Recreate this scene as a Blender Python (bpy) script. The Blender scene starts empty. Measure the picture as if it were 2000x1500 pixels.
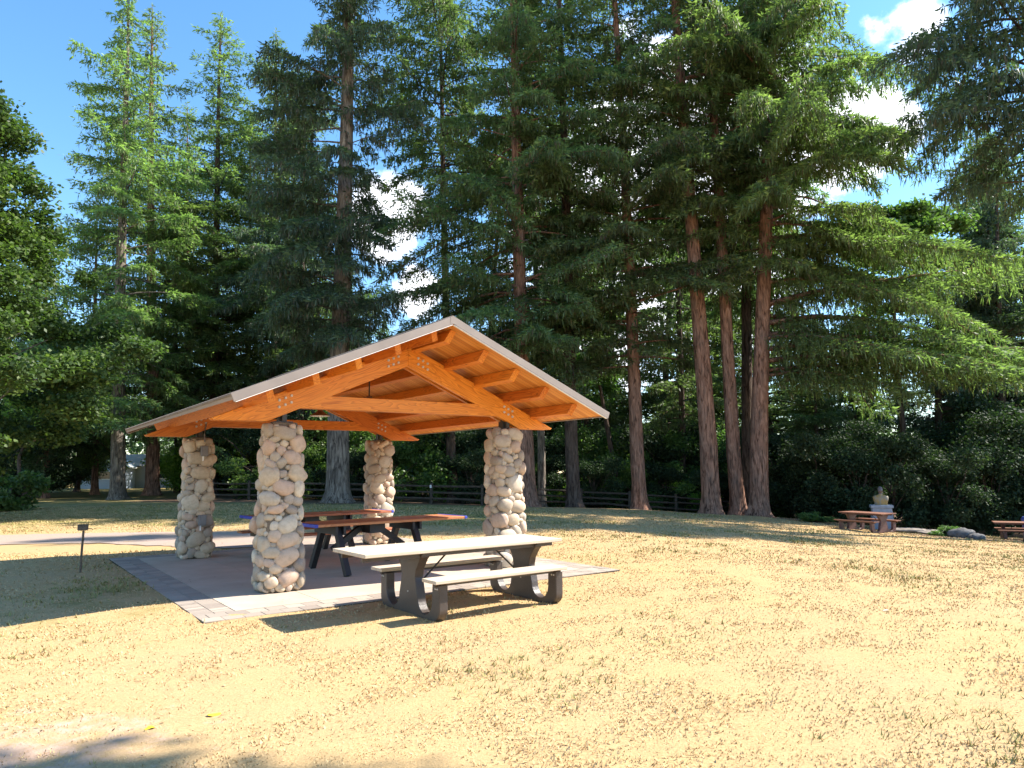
import bpy, bmesh, math, random
import numpy as np
from mathutils import Matrix, Vector
PI = math.pi
SC = bpy.context.scene
COL = SC.collection

# ------------------------------------------------------------------ camera
F = 1392.737
RM = np.array([[0.99992924, 0.01189583, 0.0], [0.0014228, -0.11959614, -0.9928216], [-0.01181043, 0.99275136, -0.1196046]])
EYE = np.array([0, 0, 1.6])
cd = bpy.data.cameras.new('camera'); cam = bpy.data.objects.new('camera', cd); COL.objects.link(cam)
cd.sensor_width = 36; cd.lens = 36 * F / 2000; cd.clip_end = 2000; cd.clip_start = 0.05
mw = Matrix.Identity(4)
for i in range(3):
    for j in range(3): mw[i][j] = RM[i][j]
    mw[i][3] = EYE[i]
cam.matrix_world = mw
SC.camera = cam

# sun: +a direction (right), a little beyond the pavilion front
SA, SB = 1.0, -0.40
AW = np.array([0.80658492, 0.59111824, 0.0]); BW = np.array([-0.59111824, 0.80658492, 0.0])
sv = AW * SA + BW * SB + np.array([0, 0, 1.0]); sv /= np.linalg.norm(sv)
SUN_EL = math.asin(sv[2]); SUN_AZ = math.atan2(sv[0], sv[1])
ld = bpy.data.lights.new('sun', 'SUN'); ld.energy = 5.0; ld.angle = math.radians(0.5); ld.color = (1.0, 0.94, 0.84)
sun = bpy.data.objects.new('sun', ld); COL.objects.link(sun)
sun.rotation_euler = Vector(sv).to_track_quat('Z', 'Y').to_euler()

# ------------------------------------------------------------------ world: blue sky with a few white clouds
W = bpy.data.worlds.new('World'); SC.world = W; W.use_nodes = True
nt = W.node_tree; nt.nodes.clear()
def wn(t, **k):
    n = nt.nodes.new(t)
    for a, b in k.items(): setattr(n, a, b)
    return n
out = wn('ShaderNodeOutputWorld'); bg = wn('ShaderNodeBackground'); bg.inputs[1].default_value = 0.125
sky = wn('ShaderNodeTexSky', sky_type='NISHITA', sun_disc=False, sun_elevation=SUN_EL, sun_rotation=SUN_AZ, air_density=1.0, dust_density=0.1, ozone_density=2.0)
tc = wn('ShaderNodeTexCoord')
def pdir(px, py):
    d = RM @ np.array([(px - 1000) / F, -(py - 750) / F, -1.0]); return d / np.linalg.norm(d)
nz = wn('ShaderNodeTexNoise'); nz.inputs['Scale'].default_value = 9; nz.inputs['Detail'].default_value = 9; nz.inputs['Roughness'].default_value = 0.6
nt.links.new(tc.outputs['Generated'], nz.inputs['Vector'])
acc = None
for px, py, rad, amp in [(1660, 270, 0.085, .6), (1770, 60, 0.06, .45), (1390, 130 + 60, .05, .4), (760, 430, 0.075, .6), (810, 560, .05, .5), (1300, 420, 0.28, .55), (2800, 500, .4, .4)]:
    vm = wn('ShaderNodeVectorMath', operation='DISTANCE'); vm.inputs[1].default_value = tuple(pdir(px, py)); nt.links.new(tc.outputs['Generated'], vm.inputs[0])
    mr = wn('ShaderNodeMapRange', interpolation_type='SMOOTHSTEP'); nt.links.new(vm.outputs['Value'], mr.inputs[0])
    mr.inputs[1].default_value = rad * 0.25; mr.inputs[2].default_value = rad * 1.5; mr.inputs[3].default_value = amp; mr.inputs[4].default_value = 0
    if acc is None: acc = mr.outputs[0]
    else:
        mx = wn('ShaderNodeMath', operation='MAXIMUM'); nt.links.new(acc, mx.inputs[0]); nt.links.new(mr.outputs[0], mx.inputs[1]); acc = mx.outputs[0]
ad = wn('ShaderNodeMath', operation='ADD'); nt.links.new(nz.outputs[0], ad.inputs[0]); nt.links.new(acc, ad.inputs[1])
mr = wn('ShaderNodeMapRange', interpolation_type='SMOOTHSTEP'); nt.links.new(ad.outputs[0], mr.inputs[0])
mr.inputs[1].default_value = .80; mr.inputs[2].default_value = .98
mixc = wn('ShaderNodeMix', data_type='RGBA'); nt.links.new(mr.outputs[0], mixc.inputs[0])
hs = wn('ShaderNodeHueSaturation'); hs.inputs['Saturation'].default_value = 1.2; hs.inputs['Hue'].default_value = 0.496; nt.links.new(sky.outputs[0], hs.inputs['Color'])
nt.links.new(hs.outputs[0], mixc.inputs[6]); mixc.inputs[7].default_value = (7.5, 7.7, 8.2, 1)
nt.links.new(mixc.outputs[2], bg.inputs[0]); nt.links.new(bg.outputs[0], out.inputs[0])
SC.view_settings.view_transform = 'Standard'; SC.view_settings.look = 'None'; SC.view_settings.gamma = 1; SC.view_settings.exposure = 1.45
SC.cycles.max_bounces = 6; SC.cycles.diffuse_bounces = 3; SC.cycles.transmission_bounces = 3; SC.cycles.transparent_max_bounces = 4

# ------------------------------------------------------------------ helpers: terrain, objects, meshes
TP = np.array([(0,0,-.03),(-6,6,-.03),(6,6,-.05),(0,8,-.03),(-4,9,-.012),(-3.7,7.7,-.012),(-6,11.2,-.012),(-8,14.2,-.02),(2,12,-.03),(-6,14,-.06),(-9,16,-.12),(-14,10,-.03),(-4,19,-.08),(-14,20,-.14),(-25,20,-.1),(12,6,-.25),(20,6,-.7),(-20,5,0),
 (0,-10,0),(-20,-10,0),(20,-10,-.3),(-25.8,47,-.02),(-27,57,.05),(-9.2,38,0),(10.3,38,-.85),(12.8,37,-.88),(6.8,39,-.58),(14,29,-1.03),(21,30,-1.55),(11.3,18,-.6),(9,24,-.62),(16,22,-1.0),(-6.4,41,-.18),(5.7,42,-.81),(17.7,45,-1.95),(-18,44,0),(30,30,-2.2),(30,50,-3),
 (-39,75,.2),(0,75,-1),(40,75,-3.5),(-60,50,.2),(-40,30,0),(60,20,-3.5),(0,25,-.12),(5,30,-.4),(2,20,-.1),(6,22,-.32),(0,110,-1),(-70,110,0),(70,110,-4)], float)
def _tk(r2): return np.where(r2 > 1e-9, .5 * r2 * np.log(np.maximum(r2, 1e-9)), 0)
_n = len(TP); _K = _tk(((TP[:, None, :2] - TP[None, :, :2]) ** 2).sum(2)) + np.eye(_n) * 4.0
_P = np.hstack([np.ones((_n, 1)), TP[:, :2]])
_A = np.block([[_K, _P], [_P.T, np.zeros((3, 3))]])
_W = np.linalg.solve(_A, np.concatenate([TP[:, 2], np.zeros(3)]))
def gz(x, y):
    x = np.asarray(x, float); y = np.asarray(y, float); s = x.shape; q = np.stack([x.ravel(), y.ravel()], 1)
    r = np.zeros(len(q))
    for i in range(0, len(q), 20000):
        c = q[i:i + 20000]
        r[i:i + 20000] = _tk(((c[:, None] - TP[None, :, :2]) ** 2).sum(2)) @ _W[:_n] + _W[_n] + c @ _W[_n + 1:]
    return r.reshape(s) if s else float(r[0])
def at(px, Y, py=918):      # the point of the pixel column px at the distance Y, on the ground
    d = RM @ np.array([(px - 1000) / F, -(py - 750) / F, -1.0]); x = EYE[0] + d[0] * Y / d[1]
    return np.array([x, Y, gz(x, Y)])
def att(px, py, Y):         # the point seen at px, py at the distance Y
    d = RM @ np.array([(px - 1000) / F, -(py - 750) / F, -1.0]); return EYE + d * Y / d[1]
def thing(name, label, cat, loc=(0, 0, 0), rz=0, group=None, kind=None):
    o = bpy.data.objects.new(name, None); COL.objects.link(o); o.empty_display_size = .2
    o.location = tuple(float(v) for v in loc); o.rotation_euler = (0, 0, rz); return tag(o, label, cat, group, kind)
def tag(o, label=None, cat=None, group=None, kind=None):
    if label: o['label'] = label
    if cat: o['category'] = cat
    if group: o['group'] = group
    if kind: o['kind'] = kind
    return o
def link(name, me, mat, parent=None):
    o = bpy.data.objects.new(name, me); COL.objects.link(o)
    if mat is not None and len(me.materials) == 0: me.materials.append(mat)
    if parent is not None: o.parent = parent
    return o
def mesh_np(name, V, Fq, tint=None, smooth=False):
    me = bpy.data.meshes.new(name); V = np.asarray(V, np.float32); Fq = np.asarray(Fq, np.int32); k = Fq.shape[1]
    me.vertices.add(len(V)); me.vertices.foreach_set('co', V.ravel())
    me.loops.add(Fq.size); me.loops.foreach_set('vertex_index', Fq.ravel())
    me.polygons.add(len(Fq)); me.polygons.foreach_set('loop_start', np.arange(0, Fq.size, k, dtype=np.int32))
    me.polygons.foreach_set('use_smooth', np.full(len(Fq), smooth))
    if tint is not None:
        at_ = me.attributes.new('tint', 'FLOAT', 'FACE' if len(tint) == len(Fq) else 'POINT'); at_.data.foreach_set('value', np.asarray(tint, np.float32))
    me.update(calc_edges=True); return me
def bm_mesh(bm, name, smooth=False, recalc=True):
    if recalc: bmesh.ops.recalc_face_normals(bm, faces=bm.faces)
    me = bpy.data.meshes.new(name); bm.to_mesh(me); bm.free()
    if smooth:
        for p in me.polygons: p.use_smooth = True
    return me
def bx(bm, x0, x1, y0, y1, z0, z1, M=None):
    vs = [bm.verts.new((x, y, z)) for x in (x0, x1) for y in (y0, y1) for z in (z0, z1)]
    for f in ((0, 1, 3, 2), (4, 6, 7, 5), (0, 4, 5, 1), (2, 3, 7, 6), (0, 2, 6, 4), (1, 5, 7, 3)): bm.faces.new([vs[i] for i in f])
    if M is not None: bmesh.ops.transform(bm, matrix=M, verts=vs)
    return vs
def bevel(bm, w, seg=1):
    bmesh.ops.bevel(bm, geom=list(bm.edges), offset=w, segments=seg, affect='EDGES', profile=.5)
def boxes_np(B):            # rows x0 x1 y0 y1 z0 z1
    B = np.asarray(B, float); n = len(B); V = np.zeros((n, 8, 3)); k = 0
    for a in (0, 1):
        for b in (2, 3):
            for c in (4, 5): V[:, k, 0] = B[:, a]; V[:, k, 1] = B[:, b]; V[:, k, 2] = B[:, c]; k += 1
    Fc = np.array([(0, 1, 3, 2), (4, 6, 7, 5), (0, 4, 5, 1), (2, 3, 7, 6), (0, 2, 6, 4), (1, 5, 7, 3)])
    return V.reshape(-1, 3), (Fc[None] + (np.arange(n) * 8)[:, None, None]).reshape(-1, 4)
def prism(name, pts, y0, y1, mat, parent, ang=0.0, bev=.004):   # outline (x,z) in the parent's frame, grain along the turned x
    c, s = math.cos(ang), math.sin(ang); cx = sum(p[0] for p in pts) / len(pts); cz = sum(p[1] for p in pts) / len(pts)
    L = [((x - cx) * c - (z - cz) * s, (x - cx) * s + (z - cz) * c) for x, z in pts]
    ym = (y0 + y1) / 2; h = (y1 - y0) / 2
    bm = bmesh.new(); a = [bm.verts.new((x, -h, z)) for x, z in L]; b = [bm.verts.new((x, h, z)) for x, z in L]
    n = len(L); bm.faces.new(a); bm.faces.new(b[::-1])
    for i in range(n): bm.faces.new((a[i], b[i], b[(i + 1) % n], a[(i + 1) % n]))
    bmesh.ops.recalc_face_normals(bm, faces=bm.faces)
    if bev: bevel(bm, bev)
    o = link(name, bm_mesh(bm, name), mat, parent); o.location = (cx, ym, cz); o.rotation_euler = (0, ang, 0); return o
def tube_np(P, Rr, k=6, ridge=0, seed=0, cap=True):
    P = np.asarray(P, float); Rr = np.asarray(Rr, float); n = len(P); T = np.gradient(P, axis=0); T /= np.linalg.norm(T, axis=1)[:, None] + 1e-9
    ref = np.where(np.abs(T[:, 2:3]) > .9, np.array([[1., 0, 0]]), np.array([[0, 0, 1.]]))
    U = np.cross(ref, T); U /= np.linalg.norm(U, axis=1)[:, None] + 1e-9; Vv = np.cross(T, U)
    a = np.arange(k) / k * 2 * PI; rr = np.ones((n, k))
    if ridge:
        rg = np.random.default_rng(seed); rr += ridge * rg.standard_normal((1, k)) + ridge * .6 * rg.standard_normal((n, k))
    V = P[:, None] + (Rr[:, None] * rr)[..., None] * (np.cos(a)[None, :, None] * U[:, None] + np.sin(a)[None, :, None] * Vv[:, None])
    i = np.arange(n - 1)[:, None] * k; j = np.arange(k)[None]; j2 = (j + 1) % k
    Fq = np.stack([i + j, i + j2, i + k + j2, i + k + j], -1).reshape(-1, 4)
    return V.reshape(-1, 3), Fq
def join_np(parts):
    Vs = []; Fs = []; o = 0
    for V, Fq in parts: Vs.append(V); Fs.append(Fq + o); o += len(V)
    return np.vstack(Vs), np.vstack(Fs)
def copy_tree(o, parent=None):
    c = o.copy(); COL.objects.link(c); c.parent = parent
    for ch in list(o.children): copy_tree(ch, c)
    return c

# ------------------------------------------------------------------ materials
class Mat:
    def __init__(s, name, rough=.8, spec=.3):
        s.m = bpy.data.materials.new(name); s.m.use_nodes = True; s.t = s.m.node_tree; s.b = s.t.nodes['Principled BSDF']
        s.b.inputs['Roughness'].default_value = rough; s.b.inputs['Specular IOR Level'].default_value = spec; s._tc = None
    def n(s, t, **k):
        x = s.t.nodes.new(t)
        for a, b in k.items(): setattr(x, a, b)
        return x
    def l(s, a, b): s.t.links.new(a, b)
    def co(s, kind='Object', scale=(1, 1, 1)):
        tc = s.n('ShaderNodeTexCoord'); mp = s.n('ShaderNodeMapping'); mp.inputs['Scale'].default_value = scale; s.l(tc.outputs[kind], mp.inputs[0]); return mp.outputs[0]
    def noise(s, vec, scale, detail=4, rough=.55, dist=0):
        x = s.n('ShaderNodeTexNoise'); x.inputs['Scale'].default_value = scale; x.inputs['Detail'].default_value = detail; x.inputs['Roughness'].default_value = rough; x.inputs['Distortion'].default_value = dist
        s.l(vec, x.inputs['Vector']); return x.outputs[0]
    def ramp(s, fac, stops):
        x = s.n('ShaderNodeValToRGB'); cr = x.color_ramp
        while len(cr.elements) < len(stops): cr.elements.new(.5)
        for e, (p, c) in zip(cr.elements, stops): e.position = p; e.color = (*c, 1) if not isinstance(c, (int, float)) else (c, c, c, 1)
        s.l(fac, x.inputs[0]); return x.outputs[0]
    def mix(s, fac, a, b, mode='MIX'):
        x = s.n('ShaderNodeMix', data_type='RGBA', blend_type=mode)
        for i, v in ((0, fac), (6, a), (7, b)):
            if isinstance(v, (int, float)): x.inputs[i].default_value = v
            elif isinstance(v, tuple): x.inputs[i].default_value = (*v, 1)
            else: s.l(v, x.inputs[i])
        return x.outputs[2]
    def math(s, op, a, b=None, clamp=False):
        x = s.n('ShaderNodeMath', operation=op, use_clamp=clamp)
        for i, v in ((0, a), (1, b)):
            if v is None: continue
            if isinstance(v, (int, float)): x.inputs[i].default_value = v
            else: s.l(v, x.inputs[i])
        return x.outputs[0]
    def attr(s, name='tint'): x = s.n('ShaderNodeAttribute', attribute_name=name); return x.outputs['Fac']
    def col(s, c):
        if isinstance(c, tuple): s.b.inputs['Base Color'].default_value = (*c, 1)
        else: s.l(c, s.b.inputs['Base Color'])
    def bump(s, h, st=.3, dist=.01):
        x = s.n('ShaderNodeBump'); x.inputs['Strength'].default_value = st; x.inputs['Distance'].default_value = dist; s.l(h, x.inputs['Height']); s.l(x.outputs[0], s.b.inputs['Normal'])
def plain(name, c, rough=.6, spec=.3, var=.15, sc=12, bump=0, metal=0):
    m = Mat(name, rough, spec); n = m.noise(m.co(), sc, 5); lo = tuple(v * (1 - var) for v in c); hi = tuple(min(1, v * (1 + var)) for v in c)
    m.col(m.ramp(n, [(.3, lo), (.7, hi)])); m.b.inputs['Metallic'].default_value = metal
    if bump: m.bump(n, bump, .01)
    return m.m
def wood(name, lo, mid, hi, rough=.5):
    m = Mat(name, rough, .35); oi = m.n('ShaderNodeObjectInfo'); tc = m.n('ShaderNodeTexCoord')
    va = m.n('ShaderNodeVectorMath', operation='ADD'); vs = m.n('ShaderNodeVectorMath', operation='SCALE'); vs.inputs['Scale'].default_value = 7.0
    cx = m.n('ShaderNodeCombineXYZ'); m.l(oi.outputs['Random'], cx.inputs[0]); m.l(oi.outputs['Random'], cx.inputs[1]); m.l(cx.outputs[0], vs.inputs[0]); m.l(tc.outputs['Object'], va.inputs[0]); m.l(vs.outputs[0], va.inputs[1])
    mp = m.n('ShaderNodeMapping'); mp.inputs['Scale'].default_value = (.55, 4.5, 4.5); m.l(va.outputs[0], mp.inputs[0])
    g = m.noise(mp.outputs[0], 1.6, 2, .5, .6); rings = m.math('FRACT', m.math('MULTIPLY', g, 11)); 
    mp2 = m.n('ShaderNodeMapping'); mp2.inputs['Scale'].default_value = (2, 60, 60); m.l(va.outputs[0], mp2.inputs[0]); fine = m.noise(mp2.outputs[0], 2, 4)
    big = m.noise(mp.outputs[0], .7, 2)
    c1 = m.ramp(rings, [(0, hi), (.55, mid), (.9, lo), (1, hi)]); c2 = m.ramp(fine, [(.25, lo), (.6, hi)])
    c = m.mix(.33, c1, c2); c = m.mix(m.ramp(big, [(.3, .0), (.75, .45)]), c, mid); mp3 = m.n('ShaderNodeMapping'); mp3.inputs['Scale'].default_value = (.5, 22, 22); m.l(va.outputs[0], mp3.inputs[0]); ck = m.noise(mp3.outputs[0], 1.3, 3, .6); c = m.mix(m.ramp(ck, [(.0, .0), (.66, .0), (.70, .55)]), c, tuple(q * .4 for q in lo))
    kn = m.n('ShaderNodeTexVoronoi'); kn.inputs['Scale'].default_value = 2.2; mk = m.n('ShaderNodeMapping'); mk.inputs['Scale'].default_value = (.8, 1.6, 1.6); m.l(va.outputs[0], mk.inputs[0]); m.l(mk.outputs[0], kn.inputs['Vector'])
    c = m.mix(m.ramp(kn.outputs['Distance'], [(.0, .9), (.035, .75), (.06, .0)]), c, tuple(v * .45 for v in lo))
    hv = m.n('ShaderNodeHueSaturation'); m.l(m.math('ADD', m.math('MULTIPLY', oi.outputs['Random'], .34), .82), hv.inputs['Value']); m.l(m.math('ADD', m.math('MULTIPLY', oi.outputs['Random'], .016), .492), hv.inputs['Hue']); m.l(c, hv.inputs['Color']); m.col(hv.outputs[0]); m.bump(fine, .2, .004); return m.m
M = {}
M['cedar'] = wood('stained_timber', (.34, .072, .009), (.63, .185, .022), (.75, .265, .038), .45)
M['red_plank'] = wood('red_plank', (.26, .085, .035), (.38, .13, .055), (.48, .19, .09), .5)
# soffit boards
m = Mat('soffit_boards', .5, .3); v = m.co('Object'); sx = m.n('ShaderNodeSeparateXYZ'); m.l(v, sx.inputs[0])
yy = m.math('MULTIPLY', sx.outputs[1], 1 / .095); fr = m.math('FRACT', yy); fl = m.math('FLOOR', yy)
wnn = m.n('ShaderNodeTexWhiteNoise', noise_dimensions='1D'); m.l(fl, wnn.inputs['W'])
g = m.noise(m.co('Object', (1.2, 40, 40)), 2, 4); c = m.ramp(wnn.outputs[0], [(0, (.54, .20, .035)), (.5, (.68, .29, .055)), (1, (.78, .37, .09))])
c = m.mix(m.ramp(g, [(.3, .0), (.7, .35)]), c, (.36, .10, .014)); gap = m.ramp(fr, [(0, 0.), (.05, 1.), (.95, 1.), (1, 0.)]); c = m.mix(gap, (.10, .03, .006), c)
m.col(c); m.bump(gap, .5, .006); M['soffit'] = m.m
# shingles
m = Mat('shingles', .9, .2); v = m.co('Object'); br = m.n('ShaderNodeTexBrick'); br.inputs['Scale'].default_value = 1; br.inputs['Brick Width'].default_value = .3; br.inputs['Row Height'].default_value = .14; br.inputs['Mortar Size'].default_value = .006
br.inputs['Color1'].default_value = (.16, .125, .10, 1); br.inputs['Color2'].default_value = (.24, .195, .16, 1); br.inputs['Mortar'].default_value = (.05, .04, .03, 1)
mpz = m.n('ShaderNodeMapping'); mpz.inputs['Rotation'].default_value = (0, 0, PI / 2); m.l(v, mpz.inputs[0]); m.l(mpz.outputs[0], br.inputs['Vector'])
m.col(m.mix(.35, br.outputs[0], m.ramp(m.noise(v, 60, 3), [(.3, (.09, .075, .06)), (.7, (.3, .25, .21))]))); m.bump(br.outputs[1], -.4, .01); M['shingle'] = m.m
M['fascia'] = plain('painted_fascia', (.235, .195, .17), .55, .3, .1, 3)
M['flash'] = plain('white_flashing', (.72, .70, .66), .4, .4, .04)
M['steel'] = plain('dark_steel', (.035, .028, .024), .45, .5, .2)
M['bolt'] = plain('galvanised_bolt', (.55, .53, .50), .4, .5, .1)
M['box'] = plain('grey_outlet_box', (.20, .19, .19), .55, .3, .1)
M['white'] = plain('white_paint', (.8, .8, .78), .5, .3, .05)
M['lamp_in'] = plain('lamp_enamel_white', (.85, .83, .8), .35, .4, .03)
M['lamp_out'] = plain('lamp_enamel_brown', (.16, .07, .045), .35, .5, .1)
# stones
m = Mat('river_stone', .62, .32); t = m.attr(); c = m.ramp(t, [(0, (.24, .20, .17)), (.2, (.40, .33, .25)), (.45, (.54, .43, .30)), (.65, (.50, .345, .255)), (.82, (.36, .31, .26)), (1, (.64, .55, .42))])
v = m.co(); n1 = m.noise(v, 14, 5, .6); n2 = m.noise(v, 90, 3, .7); c = m.mix(m.ramp(n1, [(.42, .0), (.72, .5)]), c, (.24, .18, .125)); c = m.mix(m.ramp(n2, [(.45, .0), (.75, .35)]), c, (.58, .49, .37))
m.col(c); m.bump(n1, .25, .006); M['stone'] = m.m
m = Mat('mortar', .95, .1); v = m.co(); n1 = m.noise(v, 35, 6, .7); m.col(m.ramp(n1, [(.3, (.13, .105, .08)), (.7, (.24, .195, .145))])); m.bump(n1, .9, .02); M['mortar'] = m.m
# concrete slab / pavers
m = Mat('concrete_slab', .9, .2); v = m.co(); n1 = m.noise(v, .9, 6, .65); n2 = m.noise(v, 160, 2); c = m.ramp(n1, [(.3, (.40, .325, .25)), (.55, (.49, .405, .315)), (.75, (.54, .45, .36))]); c = m.mix(m.ramp(n2, [(.3, .25), (.6, .0)]), c, (.2, .16, .13))
st = m.noise(m.co('Object', (1.6, 5, 1)), 1.3, 4, .7); c = m.mix(m.ramp(st, [(.62, .0), (.74, .35)]), c, (.24, .16, .12)); m.col(c); m.bump(n2, .2, .003); M['slab'] = m.m
m = Mat('pavers', .9, .2); t = m.attr(); c = m.ramp(t, [(0, (.28, .235, .195)), (.5, (.35, .295, .24)), (1, (.43, .36, .29))]); n2 = m.noise(m.co(), 90, 3); m.col(m.mix(m.ramp(n2, [(.35, .3), (.65, 0.)]), c, (.17, .14, .13))); m.bump(n2, .3, .004); M['paver'] = m.m
M['joint'] = plain('dark_joint_sand', (.06, .048, .036), .95, .1, .3, 40)
# table plastics
m = Mat('beige_plank', .6, .3); v = m.co('Object', (.6, 18, 18)); n1 = m.noise(v, 3, 5); n3 = m.noise(m.co(), 5, 4); m.col(m.mix(m.ramp(n3, [(.4, .0), (.75, .35)]), m.ramp(n1, [(.3, (.46, .365, .265)), (.7, (.62, .51, .385))]), (.42, .34, .26))); m.bump(n1, .15, .003); M['beige'] = m.m
def plastic(name, lo, hi):
    m = Mat(name, .42, .5); n1 = m.noise(m.co(), 70, 3, .7); n0 = m.noise(m.co(), 4, 4); m.col(m.mix(m.ramp(n0, [(.4, 0.), (.8, .5)]), m.ramp(n1, [(.3, lo), (.7, hi)]), tuple(x * 1.5 for x in hi))); m.bump(n1, .6, .006); return m.m
M['dkplastic'] = plastic('dark_plastic', (.036, .027, .023), (.062, .046, .039))
M['brplastic'] = plastic('brown_plastic', (.07, .032, .03), (.11, .052, .048))  # far tables: brown darkened, with tree shade put into the colour
M['brplank'] = wood('brown_plank', (.15, .062, .038), (.22, .095, .058), (.32, .15, .09))  # brown of the far planks, likewise darkened to stand for tree shade
M['blackwood'] = plain('black_painted_wood', (.022, .020, .022), .55, .35, .25, 9)
M['blue'] = plain('blue_end_cap', (.05, .07, .42), .5, .3)
M['rust'] = plain('rusty_iron', (.13, .10, .075), .8, .2, .35, 25, .2)
M['plinth'] = plain('pale_stone_plinth', (.27, .29, .34), .8, .2, .12, 8, .2)
m = Mat('patina_bronze', .5, .4); n1 = m.noise(m.co(), 6, 4); sz = m.n('ShaderNodeSeparateXYZ'); m.l(m.co(), sz.inputs[0])
m.col(m.mix(m.math('GREATER_THAN', sz.outputs[2], .40), m.ramp(n1, [(.35, (.20, .20, .18)), (.5, (.28, .20, .09)), (.65, (.32, .19, .05))]), (.13, .105, .105))); M['bust'] = m.m
M['rock'] = plain('grey_rock', (.12, .115, .115), .9, .2, .35, 5, .6)
M['flag'] = plain('flagstone', (.24, .20, .17), .9, .2, .25, 4, .4)
M['fence'] = plain('weathered_fence_wood', (.075, .06, .048), .9, .15, .35, 6, .3)
m = Mat('bark_red', .95, .1)
def bark(name, lo, hi, moss=0):
    m = Mat(name, .95, .1); v = m.co('Object', (1, 1, .16)); n1 = m.noise(v, 9, 5, .65, .8); n2 = m.noise(m.co('Object', (1, 1, .35)), 3, 4); c = m.ramp(n1, [(.36, tuple(x * .28 for x in lo)), (.47, lo), (.62, hi), (.8, tuple(min(1, x * 1.25) for x in hi))])
    c = m.mix(m.ramp(n2, [(.45, 0.), (.75, .5)]), c, (.14, .115, .10)); m.col(c); m.bump(n1, 1.0, .09); return m.m
M['bark'] = bark('red_brown_bark', (.22, .115, .08), (.38, .215, .155)); M['bark_grey'] = bark('grey_bark', (.15, .125, .105), (.30, .255, .21)); M['bark_dark'] = bark('dark_bark', (.075, .052, .042), (.14, .10, .08))
def leafmat(name, stops, trans=.35, rough=.55):
    m = Mat(name, rough, .25); t = m.attr(); c = m.ramp(t, stops); oi = m.n('ShaderNodeObjectInfo')
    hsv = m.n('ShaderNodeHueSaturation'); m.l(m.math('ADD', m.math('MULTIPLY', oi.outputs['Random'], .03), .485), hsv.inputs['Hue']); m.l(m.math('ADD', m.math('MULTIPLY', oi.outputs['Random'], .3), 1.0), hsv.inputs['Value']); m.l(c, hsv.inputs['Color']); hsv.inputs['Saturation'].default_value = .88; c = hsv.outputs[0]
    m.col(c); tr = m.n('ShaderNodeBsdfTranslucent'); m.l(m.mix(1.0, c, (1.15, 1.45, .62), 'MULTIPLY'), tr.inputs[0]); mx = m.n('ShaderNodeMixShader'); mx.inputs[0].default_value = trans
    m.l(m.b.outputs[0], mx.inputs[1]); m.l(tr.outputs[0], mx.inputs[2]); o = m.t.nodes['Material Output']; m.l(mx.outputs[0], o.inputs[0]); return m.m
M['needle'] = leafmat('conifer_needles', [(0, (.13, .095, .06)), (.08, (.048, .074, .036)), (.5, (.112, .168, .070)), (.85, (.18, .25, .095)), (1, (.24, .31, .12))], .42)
M['needle_sun'] = leafmat('sunlit_needles', [(0, (.14, .11, .06)), (.08, (.06, .094, .038)), (.5, (.140, .205, .072)), (.85, (.225, .31, .10)), (1, (.30, .38, .13))], .45)  # lit copy of the conifer needles: sunlight put into a lighter, yellower colour
M['needle_blue'] = leafmat('blue_green_needles', [(0, (.12, .095, .07)), (.1, (.042, .062, .042)), (.5, (.078, .124, .076)), (.9, (.135, .195, .11)), (1, (.19, .25, .13))], .35)
M['leaf'] = leafmat('broad_leaves', [(0, (.040, .075, .022)), (.5, (.075, .14, .030)), (1, (.15, .23, .045))], .42, .45)
M['leaf_shade'] = leafmat('shade_toned_leaves', [(0, (.014, .028, .012)), (.5, (.026, .050, .020)), (1, (.07, .105, .04))], .25, .7)  # understory shade darkened into the leaf colour itself
M['leaf_maple'] = leafmat('maple_leaves', [(0, (.030, .058, .018)), (.5, (.055, .105, .024)), (1, (.13, .19, .035))], .40, .5)
M['leaf_sun'] = leafmat('sunlit_leaves', [(0, (.10, .18, .03)), (.5, (.20, .32, .04)), (1, (.30, .42, .06))], .5, .45)  # albedo raised so these leaves look sunlit even where trees shade them
m = Mat('grass_blades', .8, .1); m.col(m.ramp(m.attr(), [(0, (.19, .19, .06)), (.3, (.34, .29, .115)), (.42, (.42, .29, .14)), (.8, (.51, .36, .185)), (1, (.58, .43, .235))])); M['blade'] = m.m
M['yleaf'] = plain('yellow_leaf', (.75, .6, .04), .6); M['pleaf'] = plain('pale_leaf', (.6, .55, .42), .6)
M['roofH'] = plain('house_shingles', (.42, .36, .31), .9, .1, .12, 2); M['wallH'] = plain('pale_blue_siding', (.40, .46, .56), .7, .2, .06, 3); M['trimH'] = plain('white_trim', (.72, .72, .70), .6)
M['glass'] = plain('dark_glass', (.02, .025, .03), .1, .5, .1)
# lawn
m = Mat('lawn', .95, .05); gpos = m.n('ShaderNodeNewGeometry').outputs['Position']
def P(scale, detail=4, rough=.55, sc=(1, 1, 1), dist=0):
    mp = m.n('ShaderNodeMapping'); mp.inputs['Scale'].default_value = sc; m.l(gpos, mp.inputs[0]); return m.noise(mp.outputs[0], scale, detail, rough, dist)
fine = P(55, 5, .7, (1, 1, 1), .5); mid = P(7, 5, .65); big = P(.55, 4, .6); big2 = P(.28, 3, .6, (1, 1, 1), .6)
c = m.ramp(fine, [(.30, (.26, .170, .080)), (.45, (.43, .285, .132)), (.6, (.51, .348, .172)), (.75, (.57, .41, .22))])
c = m.mix(m.ramp(mid, [(.35, .45), (.6, 0.)]), c, (.38, .26, .13))
c = m.mix(m.ramp(P(16, 4, .75), [(.64, .0), (.76, .38)]), c, (.22, .19, .07))
c = m.mix(m.ramp(big, [(.35, 0.), (.7, .35)]), c, (.40, .28, .17)); c = m.mix(m.ramp(P(3.2, 6, .8), [(.50, .0), (.70, .32)]), c, (.32, .24, .12))
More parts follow.
